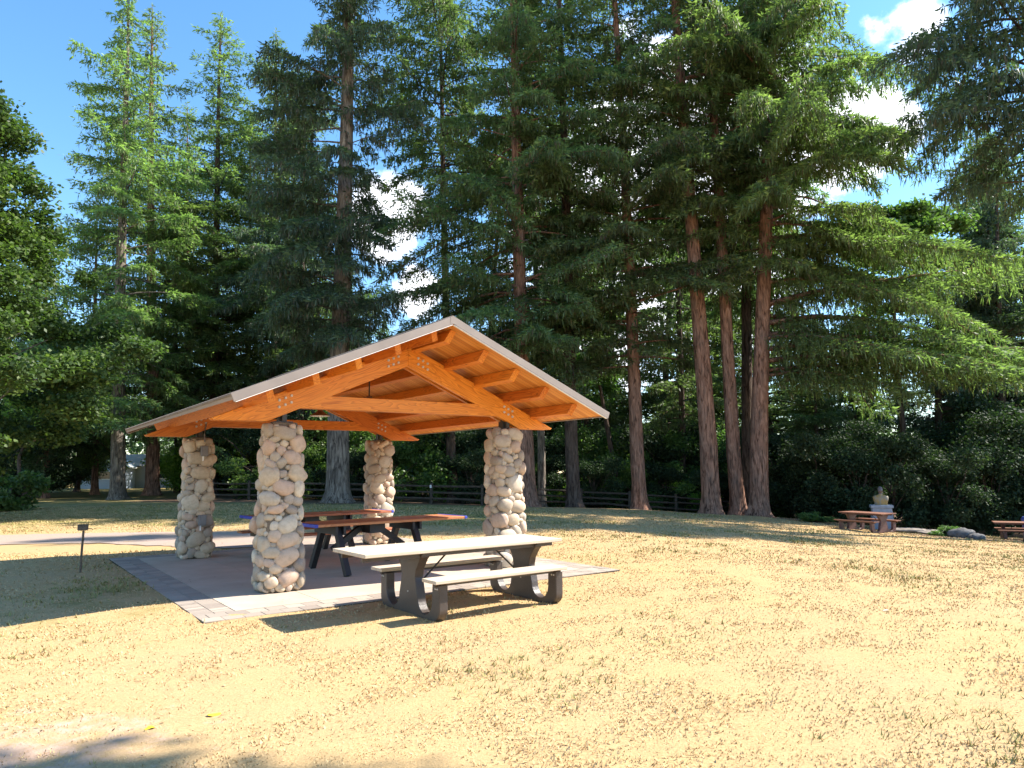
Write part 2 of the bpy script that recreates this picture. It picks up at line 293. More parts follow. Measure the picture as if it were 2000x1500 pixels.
gmask = m.attr('green'); gn = m.math('ADD', gmask, m.math('MULTIPLY', m.math('SUBTRACT', P(1.2, 6, .7), .5), 1.6)); c = m.mix(m.ramp(gn, [(.38, 0.), (.85, .9)]), c, m.ramp(fine, [(.3, (.075, .095, .022)), (.7, (.20, .21, .06))]))
dn = m.math('ADD', m.attr('dirt'), m.math('MULTIPLY', m.math('SUBTRACT', P(3.5, 8, .8), .5), 1.3)); c = m.mix(m.ramp(dn, [(.42, 0.), (.62, 1.)]), c, m.ramp(mid, [(.3, (.37, .24, .165)), (.7, (.50, .355, .255))]))
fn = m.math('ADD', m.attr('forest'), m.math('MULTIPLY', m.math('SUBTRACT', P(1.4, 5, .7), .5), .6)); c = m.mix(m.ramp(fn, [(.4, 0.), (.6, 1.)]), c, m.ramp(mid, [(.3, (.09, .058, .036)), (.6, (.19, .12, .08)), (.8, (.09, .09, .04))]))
m.col(c); m.bump(m.math('ADD', m.math('MULTIPLY', fine, .6), mid), .7, .014); M['lawn'] = m.m
m = Mat('path_gravel', .95, .1); v = m.co(); n1 = m.noise(v, 120, 3, .7); n2 = m.noise(v, .7, 5, .6); m.col(m.mix(m.ramp(n2, [(.4, 0.), (.7, .4)]), m.ramp(n1, [(.3, (.28, .205, .17)), (.7, (.42, .33, .28))]), (.40, .30, .18))); m.bump(n1, .5, .01); M['path'] = m.m
M['farwood'] = leafmat('far_foliage', [(0, (.030, .050, .022)), (.6, (.055, .10, .030)), (1, (.12, .19, .05))], .35)

# ------------------------------------------------------------------ setting: lawn, path, patio
def sstep(x, a, b): t = np.clip((x - a) / (b - a), 0, 1); return t * t * (3 - 2 * t)
xs = np.concatenate([[-900, -500, -300, -180, -120], np.arange(-90, -16, 3.), np.arange(-16, 24, .4), np.arange(24, 90, 3.), [120, 180, 300, 500, 900]])
ys = np.concatenate([[-400, -100, -40, -15], np.arange(-6, 50, .4), np.arange(50, 100, 3.), [120, 180, 300, 600, 1200]])
GX, GY = np.meshgrid(xs, ys, indexing='ij')
GZ = gz(np.clip(GX, -80, 80), np.clip(GY, -15, 112)); rg = np.random.default_rng(3)
GZ = GZ + np.where((GX ** 2 + GY ** 2) < 3000, rg.normal(0, .006, GX.shape), 0)
na, nb = GX.shape; ii = (np.arange(na - 1)[:, None] * nb + np.arange(nb - 1)[None]).ravel()
me = mesh_np('lawn', np.stack([GX, GY, GZ], -1).reshape(-1, 3), np.stack([ii, ii + nb, ii + nb + 1, ii + 1], 1), smooth=True)
def fattr(name, v): a = me.attributes.new(name, 'FLOAT', 'POINT'); a.data.foreach_set('value', v.astype(np.float32).ravel())
fence_y = 41.5 + 0.012 * np.maximum(GX, 0) ** 2 + np.where(GX < -10, (-10 - GX) * .25, 0)
green = .55 * sstep(GY, 20, 26) * sstep(-GX, -6, 2) + .34 * sstep(GY, 24, 30) * sstep(GX, 2, 8) * 0 + .12 + .38 * np.exp(-(((GX + 5.6) / 2.6) ** 2 + ((GY - 9.7) / 2.4) ** 2))
green += .2 * np.exp(-(((GX + 0) / 5) ** 2 + ((GY - 25) / 6) ** 2))
dirt = .5 * np.exp(-(((GX + 3.1) / 1.5) ** 2 + ((GY - 4.4) / 1.2) ** 2)) + .26 * np.exp(-(((GX + 8) / 2.5) ** 2 + ((GY - 9.5) / 2) ** 2)) + .1
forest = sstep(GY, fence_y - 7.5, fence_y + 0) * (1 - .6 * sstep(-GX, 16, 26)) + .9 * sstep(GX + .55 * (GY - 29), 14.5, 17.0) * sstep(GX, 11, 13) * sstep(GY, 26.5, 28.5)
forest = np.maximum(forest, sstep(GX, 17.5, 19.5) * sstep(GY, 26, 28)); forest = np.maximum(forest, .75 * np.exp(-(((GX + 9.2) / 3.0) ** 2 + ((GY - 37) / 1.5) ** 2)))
fattr('green', green); fattr('dirt', dirt); fattr('forest', forest)
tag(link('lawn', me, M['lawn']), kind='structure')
# path behind the pavilion
pp = [((-45, 16.6), (-45, 21.5)), ((-30, 17.6), (-30, 21.2)), ((-20, 18.2), (-20, 21.2)), ((-13.2, 18.5), (-14.9, 21.3)), ((-10.6, 18.5), (-12.2, 21.6)), ((-8.2, 17.3), (-9.8, 21.5)), ((-7.2, 16.5), (-8.1, 21.3)), ((-5.5, 16.4), (-6, 20.2)), ((-3.5, 18.0), (-3.9, 19.3))]
V = []; K = 9; S = 14
for a in range(len(pp) - 1):
    for s in range(S):
        f = s / S; p0 = np.array(pp[a][0]) * (1 - f) + np.array(pp[a + 1][0]) * f; p1 = np.array(pp[a][1]) * (1 - f) + np.array(pp[a + 1][1]) * f
        w = rg.normal(0, .05, 2)
        for k in range(K):
            g = k / (K - 1); q = p0 * (1 - g) + p1 * g
            if k == 0: q = q + (0, w[0])
            if k == K - 1: q = q + (0, w[1])
            V.append((q[0], q[1]))
V = np.array(V); nr = len(V) // K; ii = (np.arange(nr - 1)[:, None] * K + np.arange(K - 1)[None]).ravel()
tag(link('path', mesh_np('path', np.column_stack([V, gz(V[:, 0], V[:, 1]) + .014]), np.stack([ii, ii + 1, ii + K + 1, ii + K], 1), smooth=True), M['path']), kind='structure')
PR = math.atan2(AW[1], AW[0])
def pav(a, b, z=0): v = AW * a + BW * b; return (v[0], v[1], z)
A0, B0 = 5.25, 12.5
patio = thing('patio', None, None, pav(0, 0), PR, kind='structure')
a0, a1, b0, b1 = 2.0, 8.27, 8.43, 15.97; w = .445
V, Fq = boxes_np([(a0, a1, b0, b1, -.25, -.012)]); link('patio_base', mesh_np('patio_base', V, Fq), M['joint'], patio)
B = []; ca = [a0 + w, 3.48, 5.4, a1 - w]; cb = [b0 + w, 11.2, 13.6, b1 - w]
for i in range(3):
    for j in range(3): B.append((ca[i] + .004, ca[i + 1] - .004, cb[j] + .004, cb[j + 1] - .004, -.2, 0))
V, Fq = boxes_np(B); link('concrete_slab', mesh_np('concrete_slab', V, Fq), M['slab'], patio)
B = []; g = .004; rw = w / 2; rp = np.random.default_rng(8)
def z(): return rp.normal(-.003, .0012)
for r in range(2):
    for x0 in (a0 + r * rw, a1 - (r + 1) * rw):
        y = b0 + w
        while y < b1 - w - .02:
            y2 = min(y + .113, b1 - w); B.append((x0 + g, x0 + rw - g, y + g / 2, y2 - g / 2, -.2, z())); y = y2
    for y0 in (b0 + r * rw, b1 - (r + 1) * rw):
        x = a0 + (r * .11)
        if r: B.append((a0 + g, a0 + .11 - g, y0 + g, y0 + rw - g, -.2, z()))
        while x < a1 - .02:
            x2 = min(x + .222, a1); B.append((x + g, x2 - g, y0 + g, y0 + rw - g, -.2, z())); x = x2
V, Fq = boxes_np(B); tn = np.repeat(rp.random(len(B)), 6); link('paver_border', mesh_np('paver_border', V, Fq, tn), M['paver'], patio)

# ------------------------------------------------------------------ pavilion
pv = thing('picnic_pavilion', 'open timber picnic pavilion with gabled shingle roof on four cobblestone columns', 'pavilion', pav(A0, B0), PR)
bmt = bmesh.new(); bmesh.ops.create_icosphere(bmt, subdivisions=3, radius=1); IV = np.array([v.co[:] for v in bmt.verts]); IF = np.array([[v.index for v in f.verts] for f in bmt.faces]); bmt.free()
def stones_mesh(seed, H=2.27, hw0=.252, hw1=.203):
    r = np.random.default_rng(seed); pts = []; rad = []
    def peri(s, z):      # rounded square perimeter
        hw = hw0 + (hw1 - hw0) * z / H; t = s * 2 * PI; n = 5.0; c, sn = math.cos(t), math.sin(t)
        k = (abs(c) ** n + abs(sn) ** n) ** (-1 / n); return hw * k * c, hw * k * sn
    for R0, tries in ((.14, 60), (.118, 110), (.095, 260), (.072, 900), (.052, 2200), (.036, 3500)):
        for _ in range(tries):
            s = r.random(); z_ = r.uniform(R0 * .7, H - R0 * .55); x, y = peri(s, z_); rr = R0 * r.uniform(.88, 1.12)
            if pts:
                d = np.linalg.norm(np.array(pts) - (x, y, z_), axis=1)
                if (d < (np.array(rad) + rr) * .745).any(): continue
            pts.append((x, y, z_)); rad.append(rr)
    Vs, Fs, Ts = [], [], []
    for i, ((x, y, z_), rr) in enumerate(zip(pts, rad)):
        nrm = np.array([x * abs(x) ** 3, y * abs(y) ** 3, 0]); nrm /= np.linalg.norm(nrm); tg = np.array([-nrm[1], nrm[0], 0]); up = np.array([0, 0, 1.])
        th = r.normal(0, .45); t2 = tg * math.cos(th) + up * math.sin(th); u2 = -tg * math.sin(th) + up * math.cos(th)
        el = r.uniform(.95, 1.6); sx_, sz_ = rr * el ** .6, rr / el ** .55 ; sy = min(rr * r.uniform(.62, .82), .082)
        P_ = IV.copy(); e = r.uniform(.72, .95); P_ = np.sign(P_) * np.abs(P_) ** e; P_ *= (1 + .07 * np.sin(IV @ r.normal(0, 2.2, 3) + r.random() * 6) + .04 * np.sin(IV @ r.normal(0, 4, 3)))[:, None]
        Q = np.array([x, y, z_]) + P_[:, :1] * sx_ * t2 + P_[:, 1:2] * sy * nrm + P_[:, 2:] * sz_ * u2
        Q[:, 2] = np.maximum(Q[:, 2], .001)
        Vs.append(Q); Fs.append(IF + i * len(IV)); Ts.append(np.full(len(IF), r.random()))
    return mesh_np('stonework', np.vstack(Vs), np.vstack(Fs), np.concatenate(Ts), True)
CX, CY = 1.93, 2.45
for q, (sx, sy) in enumerate(((-1, -1), (1, -1), (-1, 1), (1, 1))):
    bm = bmesh.new(); vs = bx(bm, -.255, .255, -.255, .255, 0, 2.24)
    for v in vs:
        if v.co.z > 1: v.co.x *= .8; v.co.y *= .8
    bevel(bm, .05, 3); col = link('column', bm_mesh(bm, 'column', True), M['mortar'], pv); col.location = (sx * CX, sy * CY, 0)
    link('stonework', stones_mesh(20 + q), M['stone'], col)
    bm = bmesh.new(); bx(bm, -.18, .18, -.18, .18, 2.2, 2.30); bevel(bm, .03, 2); link('column_cap', bm_mesh(bm, 'column_cap'), M['mortar'], col)
    bm = bmesh.new(); bx(bm, -.055, .055, -.055, .055, 2.30, 2.56); bx(bm, -.12, .12, -.12, .12, 2.301, 2.315); bx(bm, -.03, .03, -.119, -.056, 2.32, 2.52); bx(bm, -.03, .03, .056, .119, 2.32, 2.52); link('post_bracket', bm_mesh(bm, 'post_bracket'), M['steel'], col)
    if (sx, sy) == (-1, 1):
        for zz in (1.93, .62):
            bm = bmesh.new(); yo = .07 if zz > 1 else .02; bx(bm, -.02, .11, -.40 + yo, -.29 + yo, zz, zz + .2); bevel(bm, .006); bx(bm, .0, .09, -.415 + yo, -.398 + yo, zz + .03, zz + .17); ob = link('outlet_box', bm_mesh(bm, 'outlet_box'), M['box'], col)
            bm = bmesh.new(); bx(bm, -.005, .015, -.385, -.365, zz - .09, zz - .001); link('cable_tag', bm_mesh(bm, 'cable_tag'), M['white'], col)
        V, Fq = tube_np([(.05, -.27, 2.2), (.04, -.25, 2.35), (.07, -.16, 2.45), (.1, -.14, 2.6)], [.013] * 4, 6); link('conduit', mesh_np('conduit', V, Fq, smooth=True), M['box'], col)
# trusses
bmb = bmesh.new(); bmesh.ops.create_cone(bmb, cap_ends=True, segments=10, radius1=.022, radius2=.016, depth=.02, matrix=Matrix.Rotation(PI / 2, 4, 'X')); bolt_me = bm_mesh(bmb, 'bolt'); bolt_me.materials.append(M['bolt'])
RS = .43; RANG = math.atan(RS)
for sy in (-1, 1):
    yc = sy * CY - .02
    tr = link('tie_beam', bpy.data.meshes.new('tmp'), None, pv); bpy.data.objects.remove(tr)
    for sx in (-1, 1):
        for k, (y0, y1) in enumerate(((-.115, -.045), (.045, .115))):
            pts = [(0.0006, 3.24), (2.165, 2.309), (2.86, 2.309), (2.89, 2.335), (0.0006, 3.575)]
            pts = [(sx * x, z_) for x, z_ in pts]
            rf = prism('rafter', pts, yc + y0, yc + y1, M['cedar'], pv, sx * RANG)
            if k == 0:
                for cx_, cz_, along in ((.26, 3.26, 1), (1.93, 2.56, 1)):
                    for i in range(3):
                        for j in range(2):
                            x = cx_ + (i - 1) * .085 + j * .0; zc = cz_ + .035 - (i - 1) * .085 * RS * (1 if along else 0) + (j - .5) * .095
                            b = bpy.data.objects.new('bolt', bolt_me); COL.objects.link(b); b.parent = rf
                            L = Vector((sx * x, yc + y0 - .008, zc)) - Vector(rf.location); c_, s_ = math.cos(sx * RANG), math.sin(sx * RANG)
                            b.location = (L.x * c_ - L.z * s_, L.y, L.x * s_ + L.z * c_)
    pts = [(-1.78, 2.51), (1.78, 2.51), (1.62, 2.575), (1.35, 2.70), (-1.35, 2.70), (-1.62, 2.575)]
    prism('tie_beam', pts, yc - .06 - .052, yc + .06 - .052 + .05, M['cedar'], pv, 0.0)
# purlins
for sx in (-1, 1):
    for k in range(5):
        d = .17 + .585 * k; ztop = 3.718 - .42 * d; L0 = 3.67
        bm = bmesh.new(); vs = bx(bm, -L0, L0, -.048, .048, -.185, 0)
        for v in vs:
            if v.co.z < -.1: v.co.x *= (L0 - .075) / L0
        bevel(bm, .004); o = link('purlin', bm_mesh(bm, 'purlin'), M['cedar'], pv); o.location = (sx * d, 0, ztop - .004)
        o.rotation_euler = Matrix(((0, math.cos(.398), sx * math.sin(.398)), (1, 0, 0), (0, -sx * math.sin(.398), math.cos(.398)))).transposed().to_euler() if False else (0, 0, PI / 2)
        o.rotation_mode = 'QUATERNION'; o.rotation_quaternion = (Matrix.Rotation(sx * .398, 4, 'Y') @ Matrix.Rotation(PI / 2, 4, 'Z')).to_quaternion()
# roof: soffit deck, shingle courses, fascia
RY = 3.92; EV = 2.98; SL = .42; AN = math.atan(SL)
rfdeck = None
for sx in (-1, 1):
    Ls = EV / math.cos(AN)
    def slope_obj(name, bm, mat, parent, up):
        o = link(name, bm_mesh(bm, name), mat, parent); o.location = (0, 0, 3.72 + up); o.rotation_euler = (0, sx * AN, 0); return o
    # local x runs down the slope (sx positive side), mirrored for the other
    bm = bmesh.new(); bx(bm, *(sorted((sx * .004, sx * (Ls - .01)))), -RY + .02, RY - .02, 0, .035); deck = slope_obj('roof_slope', bm, M['soffit'], pv, 0)
    bm = bmesh.new(); nco = 22
    for k in range(nco):
        u0 = Ls * k / nco; u1 = Ls * (k + 1) / nco + .02
        lo, hi = .0375 + .0, .052
        a = [(u0, hi - .010), (u1, hi + .006), (u1, lo), (u0, lo)]
        A_ = [bm.verts.new((sx * x, -RY, zz)) for x, zz in a]; B_ = [bm.verts.new((sx * x, RY, zz)) for x, zz in a]
        bm.faces.new(A_); bm.faces.new(B_[::-1])
        for i in range(4): bm.faces.new((A_[i], B_[i], B_[(i + 1) % 4], A_[(i + 1) % 4]))
    o = link('shingles', bm_mesh(bm, 'shingles'), M['shingle'], deck)
    for sy in (-1, 1):
        bm = bmesh.new(); ya, yb = sorted((sy * (RY + .001), sy * (RY + .024))); bx(bm, *(sorted((sx * .03, sx * (Ls + .02)))), ya, yb, -.04, .066); bevel(bm, .003); link('fascia', bm_mesh(bm, 'fascia'), M['fascia'], deck)
        bm = bmesh.new(); ya, yb = sorted((sy * (RY - .018), sy * (RY + .02))); bx(bm, *(sorted((sx * .03, sx * (Ls + .0)))), ya, yb, -.050, -.042); link('drip_edge', bm_mesh(bm, 'drip_edge'), M['flash'], deck)
    bm = bmesh.new(); bx(bm, *(sorted((sx * (Ls - .008), sx * (Ls + .012)))), -RY + .0, RY - .0, -.012, .035); link('eave_trim', bm_mesh(bm, 'eave_trim'), M['fascia'], deck)
prism('ridge_cap', [(-.16, 3.715), (0, 3.785), (.16, 3.715), (.16, 3.735), (0, 3.808), (-.16, 3.735)], -RY - .003, RY + .003, M['shingle'], pv, 0, 0)
for sy in (-1, 1):
    prism('rake_peak', [(-.05, 3.695 - .02), (0, 3.68), (.05, 3.675), (.05, 3.77), (0, 3.795), (-.05, 3.77)], min(sy * (RY + .0015), sy * (RY + .026)), max(sy * (RY + .0015), sy * (RY + .026)), M['fascia'], pv, 0, 0)
# pendant lamps hanging from the ridge
def lathe(bm, prof, k=24, loc=(0, 0, 0)):
    rings = [[bm.verts.new((loc[0] + r * math.cos(2 * PI * i / k), loc[1] + r * math.sin(2 * PI * i / k), loc[2] + z_)) for i in range(k)] for r, z_ in prof]
    for a, b in zip(rings, rings[1:]):
        for i in range(k): bm.faces.new((a[i], a[(i + 1) % k], b[(i + 1) % k], b[i]))
for (b_, zl, lab) in ((13.6, 2.70, 'brown pendant lamp with a wide white-lined shade hanging left behind the tie beam'), (11.34, 2.74, 'pendant lamp on a black stem partly hidden behind the front tie beam')):
    t = thing('pendant_lamp', lab, 'lamp', pav(A0, b_, zl), PR, 'pendant lamps under the pavilion ridge')
    bm = bmesh.new(); lathe(bm, [(.20, 0), (.19, .012), (.09, .07), (.055, .10), (.05, .15), (.0, .155)]); link('lamp_shade', bm_mesh(bm, 'lamp_shade', True), M['lamp_out'], t)
    bm = bmesh.new(); lathe(bm, [(.196, .001), (.185, .006), (.085, .062), (.0, .075)]); link('shade_lining', bm_mesh(bm, 'shade_lining', True), M['lamp_in'], t)
    V, Fq = tube_np([(0, 0, .14), (0, 0, 3.70 - zl)], [.013, .013], 8); link('stem', mesh_np('stem', V, Fq, smooth=True), M['steel'], t)
    bm = bmesh.new(); lathe(bm, [(.0, .05), (.03, .045), (.035, .01), (.02, -.015), (0, -.02)], 12); link('bulb', bm_mesh(bm, 'bulb', True), M['lamp_in'], t)

# ------------------------------------------------------------------ picnic tables
def pedestal_table(name, label, loc, rz, mat_s, mat_p, tabx=(-1.35, 1.36), sup=(-.55, 1.08), seatx=(-.70, 1.14), so=.645, hole=False):
    t = thing(name, label, 'picnic table', loc, rz)
    def arc(cx, cz, rx, rz_, a0, a1, n=8): return [(cx + rx * math.cos(math.radians(a0 + (a1 - a0) * i / n)), cz + rz_ * math.sin(math.radians(a0 + (a1 - a0) * i / n))) for i in range(n + 1)]
    half = [(0, 0), (.52, 0)] + arc(.55, .13, .16, .13, -80, 0, 5) + [(.71, .405), (.555, .405), (.55, .22)] + arc(.385, .22, .163, .165, 0, -180, 10)[1:] + [(.19, .34), (.165, .43), (.19, .52), (.27, .63), (.315, .665), (.315, .70)]
    out_ = half + [(-x, z_) for x, z_ in half[::-1][:-1]]
    for sxp in sup:
        bm = bmesh.new(); h = .055; a = [bm.verts.new((-h, y, z_)) for y, z_ in out_]; b = [bm.verts.new((h, y, z_)) for y, z_ in out_]; n = len(out_)
        bm.faces.new(a); bm.faces.new(b[::-1])
        for i in range(n): bm.faces.new((a[i], b[i], b[(i + 1) % n], a[(i + 1) % n]))
        bmesh.ops.recalc_face_normals(bm, faces=bm.faces); bevel(bm, .008)
        s = link('support', bm_mesh(bm, 'support'), mat_s, t); s.location = (sxp, 0, 0)
        for y, zz in ((.63, .36), (.67, .36), (-.63, .36), (-.67, .36), (0, .26)):
            b = bpy.data.objects.new('bolt', bolt_me); COL.objects.link(b); b.parent = s; b.scale = (.5, .5, .5); b.rotation_euler = (0, 0, -PI / 2); b.location = (-.058, y, zz)
    bm = bmesh.new()
    for y in (-.29, .25): bx(bm, tabx[0] + .04, tabx[1] - .04, y, y + .04, .665, .718)
    for sxp in sup: bx(bm, sxp - .07, sxp + .07, -.38, .38, .700, .7205)
    link('under_frame', bm_mesh(bm, 'under_frame'), mat_s, t)
    pw = .172
    for k in range(5):
        bm = bmesh.new(); y = -.44 + k * .177; bx(bm, tabx[0], tabx[1], y, y + pw, .722, .762); bevel(bm, .006, 2); link('table_plank', bm_mesh(bm, 'table_plank'), mat_p, t)
    for sy in (-1, 1):
        for k in range(2):
            bm = bmesh.new(); y = sy * so - .152 + k * .154; bx(bm, seatx[0], seatx[1], y, y + .149, .428, .466); bevel(bm, .006, 2); link('seat_plank', bm_mesh(bm, 'seat_plank'), mat_p, t)
        bm = bmesh.new(); bx(bm, seatx[0] + .06, seatx[1] - .06, sy * so - .02, sy * so + .02, .385, .4265); link('seat_rail', bm_mesh(bm, 'seat_rail'), mat_s, t)
    for sxp, d in ((sup[0], 1), (sup[1], -1)):
        V, Fq = tube_np([(sxp + d * .06, 0, .30), (sxp + d * .52, 0, .70)], [.011, .011], 6); link('brace_rod', mesh_np('brace_rod', V, Fq, smooth=True), M['steel'], t)
    return t
pedestal_table('pedestal_picnic_table', 'beige plank picnic table with dark hourglass pedestals on the grass at the patio edge', pav(4.62, 7.56, -.035), PR, M['dkplastic'], M['beige'])
p = at(1686, 29.6); pedestal_table('pedestal_picnic_table', 'small brown picnic table far off beside the bust on its plinth', p + (0, 0, 0), math.radians(-64), M['brplastic'], M['brplank'], (-1.0, 1.0), (-.72, .72), (-.95, .95))
p = at(1990, 30.5); pedestal_table('pedestal_picnic_table', 'brown picnic table cut by the right edge under the trees', p, math.radians(-28), M['brplastic'], M['brplank'], (-1.1, 1.1), (-.75, .75), (-1.0, 1.0))
def aframe_table(label, a, b, seats, tx=(-1.42, 1.42), fr=(-.98, .42), rz=.05):
    t = thing('a_frame_picnic_table', label, 'picnic table', pav(a, b), PR + rz, 'red plank tables under the pavilion')
    for k in range(5):
        bm = bmesh.new(); y = -.44 + k * .178; bx(bm, tx[0], tx[1], y, y + .170, .752, .792); bevel(bm, .005); link('table_plank', bm_mesh(bm, 'table_plank'), M['red_plank'], t)
    for x in (tx[0] - .012, tx[1] - .045):
        bm = bmesh.new(); bx(bm, x, x + .057, -.446, .452, .747, .797); bevel(bm, .008, 2); link('end_cap', bm_mesh(bm, 'end_cap'), M['blue'], t)
    bm = bmesh.new()
    bx(bm, -.42, -.14, -.30, .30, .60, .7505); link('centre_block', bm_mesh(bm, 'centre_block'), M['blackwood'], t)
    for x in fr:
        for sy in (-1, 1):
            bm = bmesh.new(); L = math.hypot(.42, .745); bx(bm, -.045, .045, -.055, .055, 0, L)
            ang = math.atan2(.42, .745); bmesh.ops.transform(bm, matrix=Matrix.Rotation(sy * ang, 4, 'X'), verts=bm.verts)
            for v in bm.verts: v.co.z = min(max(v.co.z, 0), .75)
            bmesh.ops.recalc_face_normals(bm, faces=bm.faces); o = link('leg', bm_mesh(bm, 'leg'), M['blackwood'], t); o.location = (x, sy * .66, 0)
        bm = bmesh.new(); bx(bm, x - .09, x - .047, -.40, .40, .62, .7505); bx(bm, x + .047, x + .09, -.40, .40, .62, .7505)
        if seats: bx(bm, x - .09, x - .047, -.86, .86, .36, .43)
        link('cross_bar', bm_mesh(bm, 'cross_bar'), M['blackwood'], t)
    for x, d in ((fr[0] + .05, 1), (fr[1] - .05, -1)):
        xm = -.28 - d * .14; bm = bmesh.new(); L = math.hypot(x - xm, .34); bx(bm, 0, L, -.045, .045, -.045, .045); bmesh.ops.transform(bm, matrix=Matrix.Rotation(math.atan2(.34, -(x - xm)) if d > 0 else math.atan2(.34, x - xm), 4, 'Y') if d < 0 else Matrix.Rotation(PI - math.atan2(.34, xm - x), 4, 'Y'), verts=bm.verts)
        o = link('brace', bm_mesh(bm, 'brace'), M['blackwood'], t); o.location = (xm, 0, .69)
    if seats:
        for sy in (-1, 1):
            for k in range(2):
                bm = bmesh.new(); y = sy * .74 - .145 + k * .148; bx(bm, tx[0] + .1, tx[1] - .1, y, y + .142, .431, .47); bevel(bm, .005); link('seat_plank', bm_mesh(bm, 'seat_plank'), M['red_plank'], t)
    return t
aframe_table('red plank table with blue ends and black legs in the middle of the patio', 5.52, 11.28, False)
aframe_table('red plank picnic table with bench seats at the back of the patio', 5.42, 13.95, True)

# ------------------------------------------------------------------ charcoal grill on a post
def half(o): o.location = (0, 0, .21); o.scale = (.55, .55, .55)
gp = pav(1.36, 14.1); gt = thing('park_grill', 'rusty park grill box on a thin post left of the patio', 'grill', (gp[0], gp[1], gz(gp[0], gp[1])), .5)
V, Fq = tube_np([(0, 0, -.1), (0, 0, .3), (.01, 0, .69)], [.018, .018, .018], 8); link('post', mesh_np('post', V, Fq, smooth=True), M['rust'], gt)
bm = bmesh.new()
bx(bm, -.14, .14, -.13, -.12, .90, 1.03); bx(bm, -.14, .14, .12, .13, .90, 1.06); bx(bm, .131, .14, -.118, .118, .90, 1.05); bx(bm, -.14, -.131, -.118, .118, .90, 1.05); bx(bm, -.129, .129, -.118, .118, .885, .90); bevel(bm, .003)
_o = link('fire_box', bm_mesh(bm, 'fire_box'), M['rust'], gt); half(_o)
V1 = join_np([tube_np([(-.14, 0, 1.10), (-.25, 0, 1.10), (-.25, 0, .98), (-.14, 0, .96)], [.009] * 4, 6), tube_np([(.14, .0, .93), (.24, 0, .92), (.26, 0, .88)], [.012] * 3, 6)]); _o = link('handle', mesh_np('handle', *V1), M['rust'], gt); half(_o)
bm = bmesh.new(); [bx(bm, -.127, .127, -.11 + k * .024, -.105 + k * .024, .985, .991) for k in range(10)]; _o = link('grate', bm_mesh(bm, 'grate'), M['steel'], gt); half(_o)

# ------------------------------------------------------------------ bust on a plinth, stones, slabs
p = at(1716, 31.6); pt = thing('plinth', 'pale blue grey stone plinth behind the far brown picnic table', 'plinth', p, math.radians(-20))
bm = bmesh.new(); vs = bx(bm, -.45, .45, -.33, .33, 0, .93)
for v in vs:
    if v.co.z > .5: v.co.x *= .84; v.co.y *= .84
bevel(bm, .01); link('pedestal_body', bm_mesh(bm, 'pedestal_body'), M['plinth'], pt)
bm = bmesh.new(); bx(bm, -.44, .44, -.32, .32, .932, 1.06); bevel(bm, .015); link('plinth_slab', bm_mesh(bm, 'plinth_slab'), M['plinth'], pt)
secs = [(-.02, .23, .14, 0), (.06, .235, .15, 0), (.16, .25, .155, 0), (.25, .265, .15, 0), (.31, .25, .13, 0), (.345, .20, .10, 0), (.37, .11, .08, 0), (.40, .062, .065, .01), (.45, .058, .062, .01), (.47, .075, .085, -.01), (.50, .082, .105, -.02), (.55, .088, .11, -.01), (.60, .086, .105, 0), (.65, .072, .088, 0), (.685, .04, .05, 0), (.695, .005, .005, 0)]
V = []; k = 24
for z_, rx, ry, oy in secs:
    for i in range(k):
        a = 2 * PI * i / k; x, y = rx * math.cos(a), ry * math.sin(a) + oy
        if .52 < z_ < .62 and abs(x) < .03 and y < 0: y -= .02 if z_ < .57 else .005     # nose
        if .15 < z_ < .32 and abs(x) > .17: x *= 1.06
        V.append((x, y, z_))
n = len(secs); ii = (np.arange(n - 1)[:, None] * k); jj = np.arange(k)[None]; Fq = np.stack([ii + jj, ii + (jj + 1) % k, ii + k + (jj + 1) % k, ii + k + jj], -1).reshape(-1, 4)
b_ = thing('bust_statue', 'bronze head and shoulders bust standing on the pale plinth', 'statue', (p[0], p[1], p[2] + 1.08), math.radians(-20)); b_.scale = (1.12, 1.12, 1.12); link('bust', mesh_np('bust', V, Fq, smooth=True), M['bust'], b_)
def rock(loc, s, label, mat, cat='rock', seed=0, name='boulder'):
    r = np.random.default_rng(seed); P_ = IV.copy(); P_ *= (1 + .12 * np.sin(IV @ r.normal(0, 2.5, 3) + 1) + .08 * np.sin(IV @ r.normal(0, 5, 3)))[:, None]; P_ *= s
    o = link(name, mesh_np(name, P_, IF, smooth=False), mat); o.location = tuple(loc); return tag(o, label, cat, 'stones at the forest edge')
rock(at(1868, 29) + (0, 0, .12), (.48, .35, .24), 'rounded grey boulder beside a low plant at the lawn edge', M['rock'], seed=1)
rock(at(1895, 28.5) + (0, 0, .05), (.3, .3, .18), 'small grey rock right of the rounded boulder', M['rock'], seed=2)
for k, (px, d, s, lab) in enumerate(((1765, 30.5, (.75, .5, .10), 'flat stone slab nearest the bust plinth'), (1808, 30.2, (.7, .5, .09), 'flat stone slab left of the rounded boulder'))): rock(at(px, d) + (0, 0, .10), s, lab, M['flag'], 'stone slab', 5 + k, 'stone_slab')
p = at(1999, 31.5); bt = thing('trash_can', 'blue trash can at the right edge behind the picnic table', 'trash can', p)
bm = bmesh.new(); lathe(bm, [(.0, .01), (.22, .01), (.25, .85), (.26, .87)], 20); link('barrel', bm_mesh(bm, 'barrel', True), plain('blue_plastic', (.10, .14, .42), .5), bt)
bm = bmesh.new(); lathe(bm, [(.275, .872), (.275, .91), (.2, 1.02), (0, 1.06)], 20); link('lid', bm_mesh(bm, 'lid', True), plain('blue_plastic_lid', (.09, .12, .36), .5), bt)
p = att(-3, 975, 36); p[2] = gz(p[0], p[1]); ut = thing('utility_cabinet', 'white utility cabinet on a dark base at the left edge of the lawn', 'cabinet', p)
bm = bmesh.new(); bx(bm, -.22, .22, -.18, .18, .25, .95); bevel(bm, .015); link('cabinet_body', bm_mesh(bm, 'cabinet_body'), M['white'], ut)
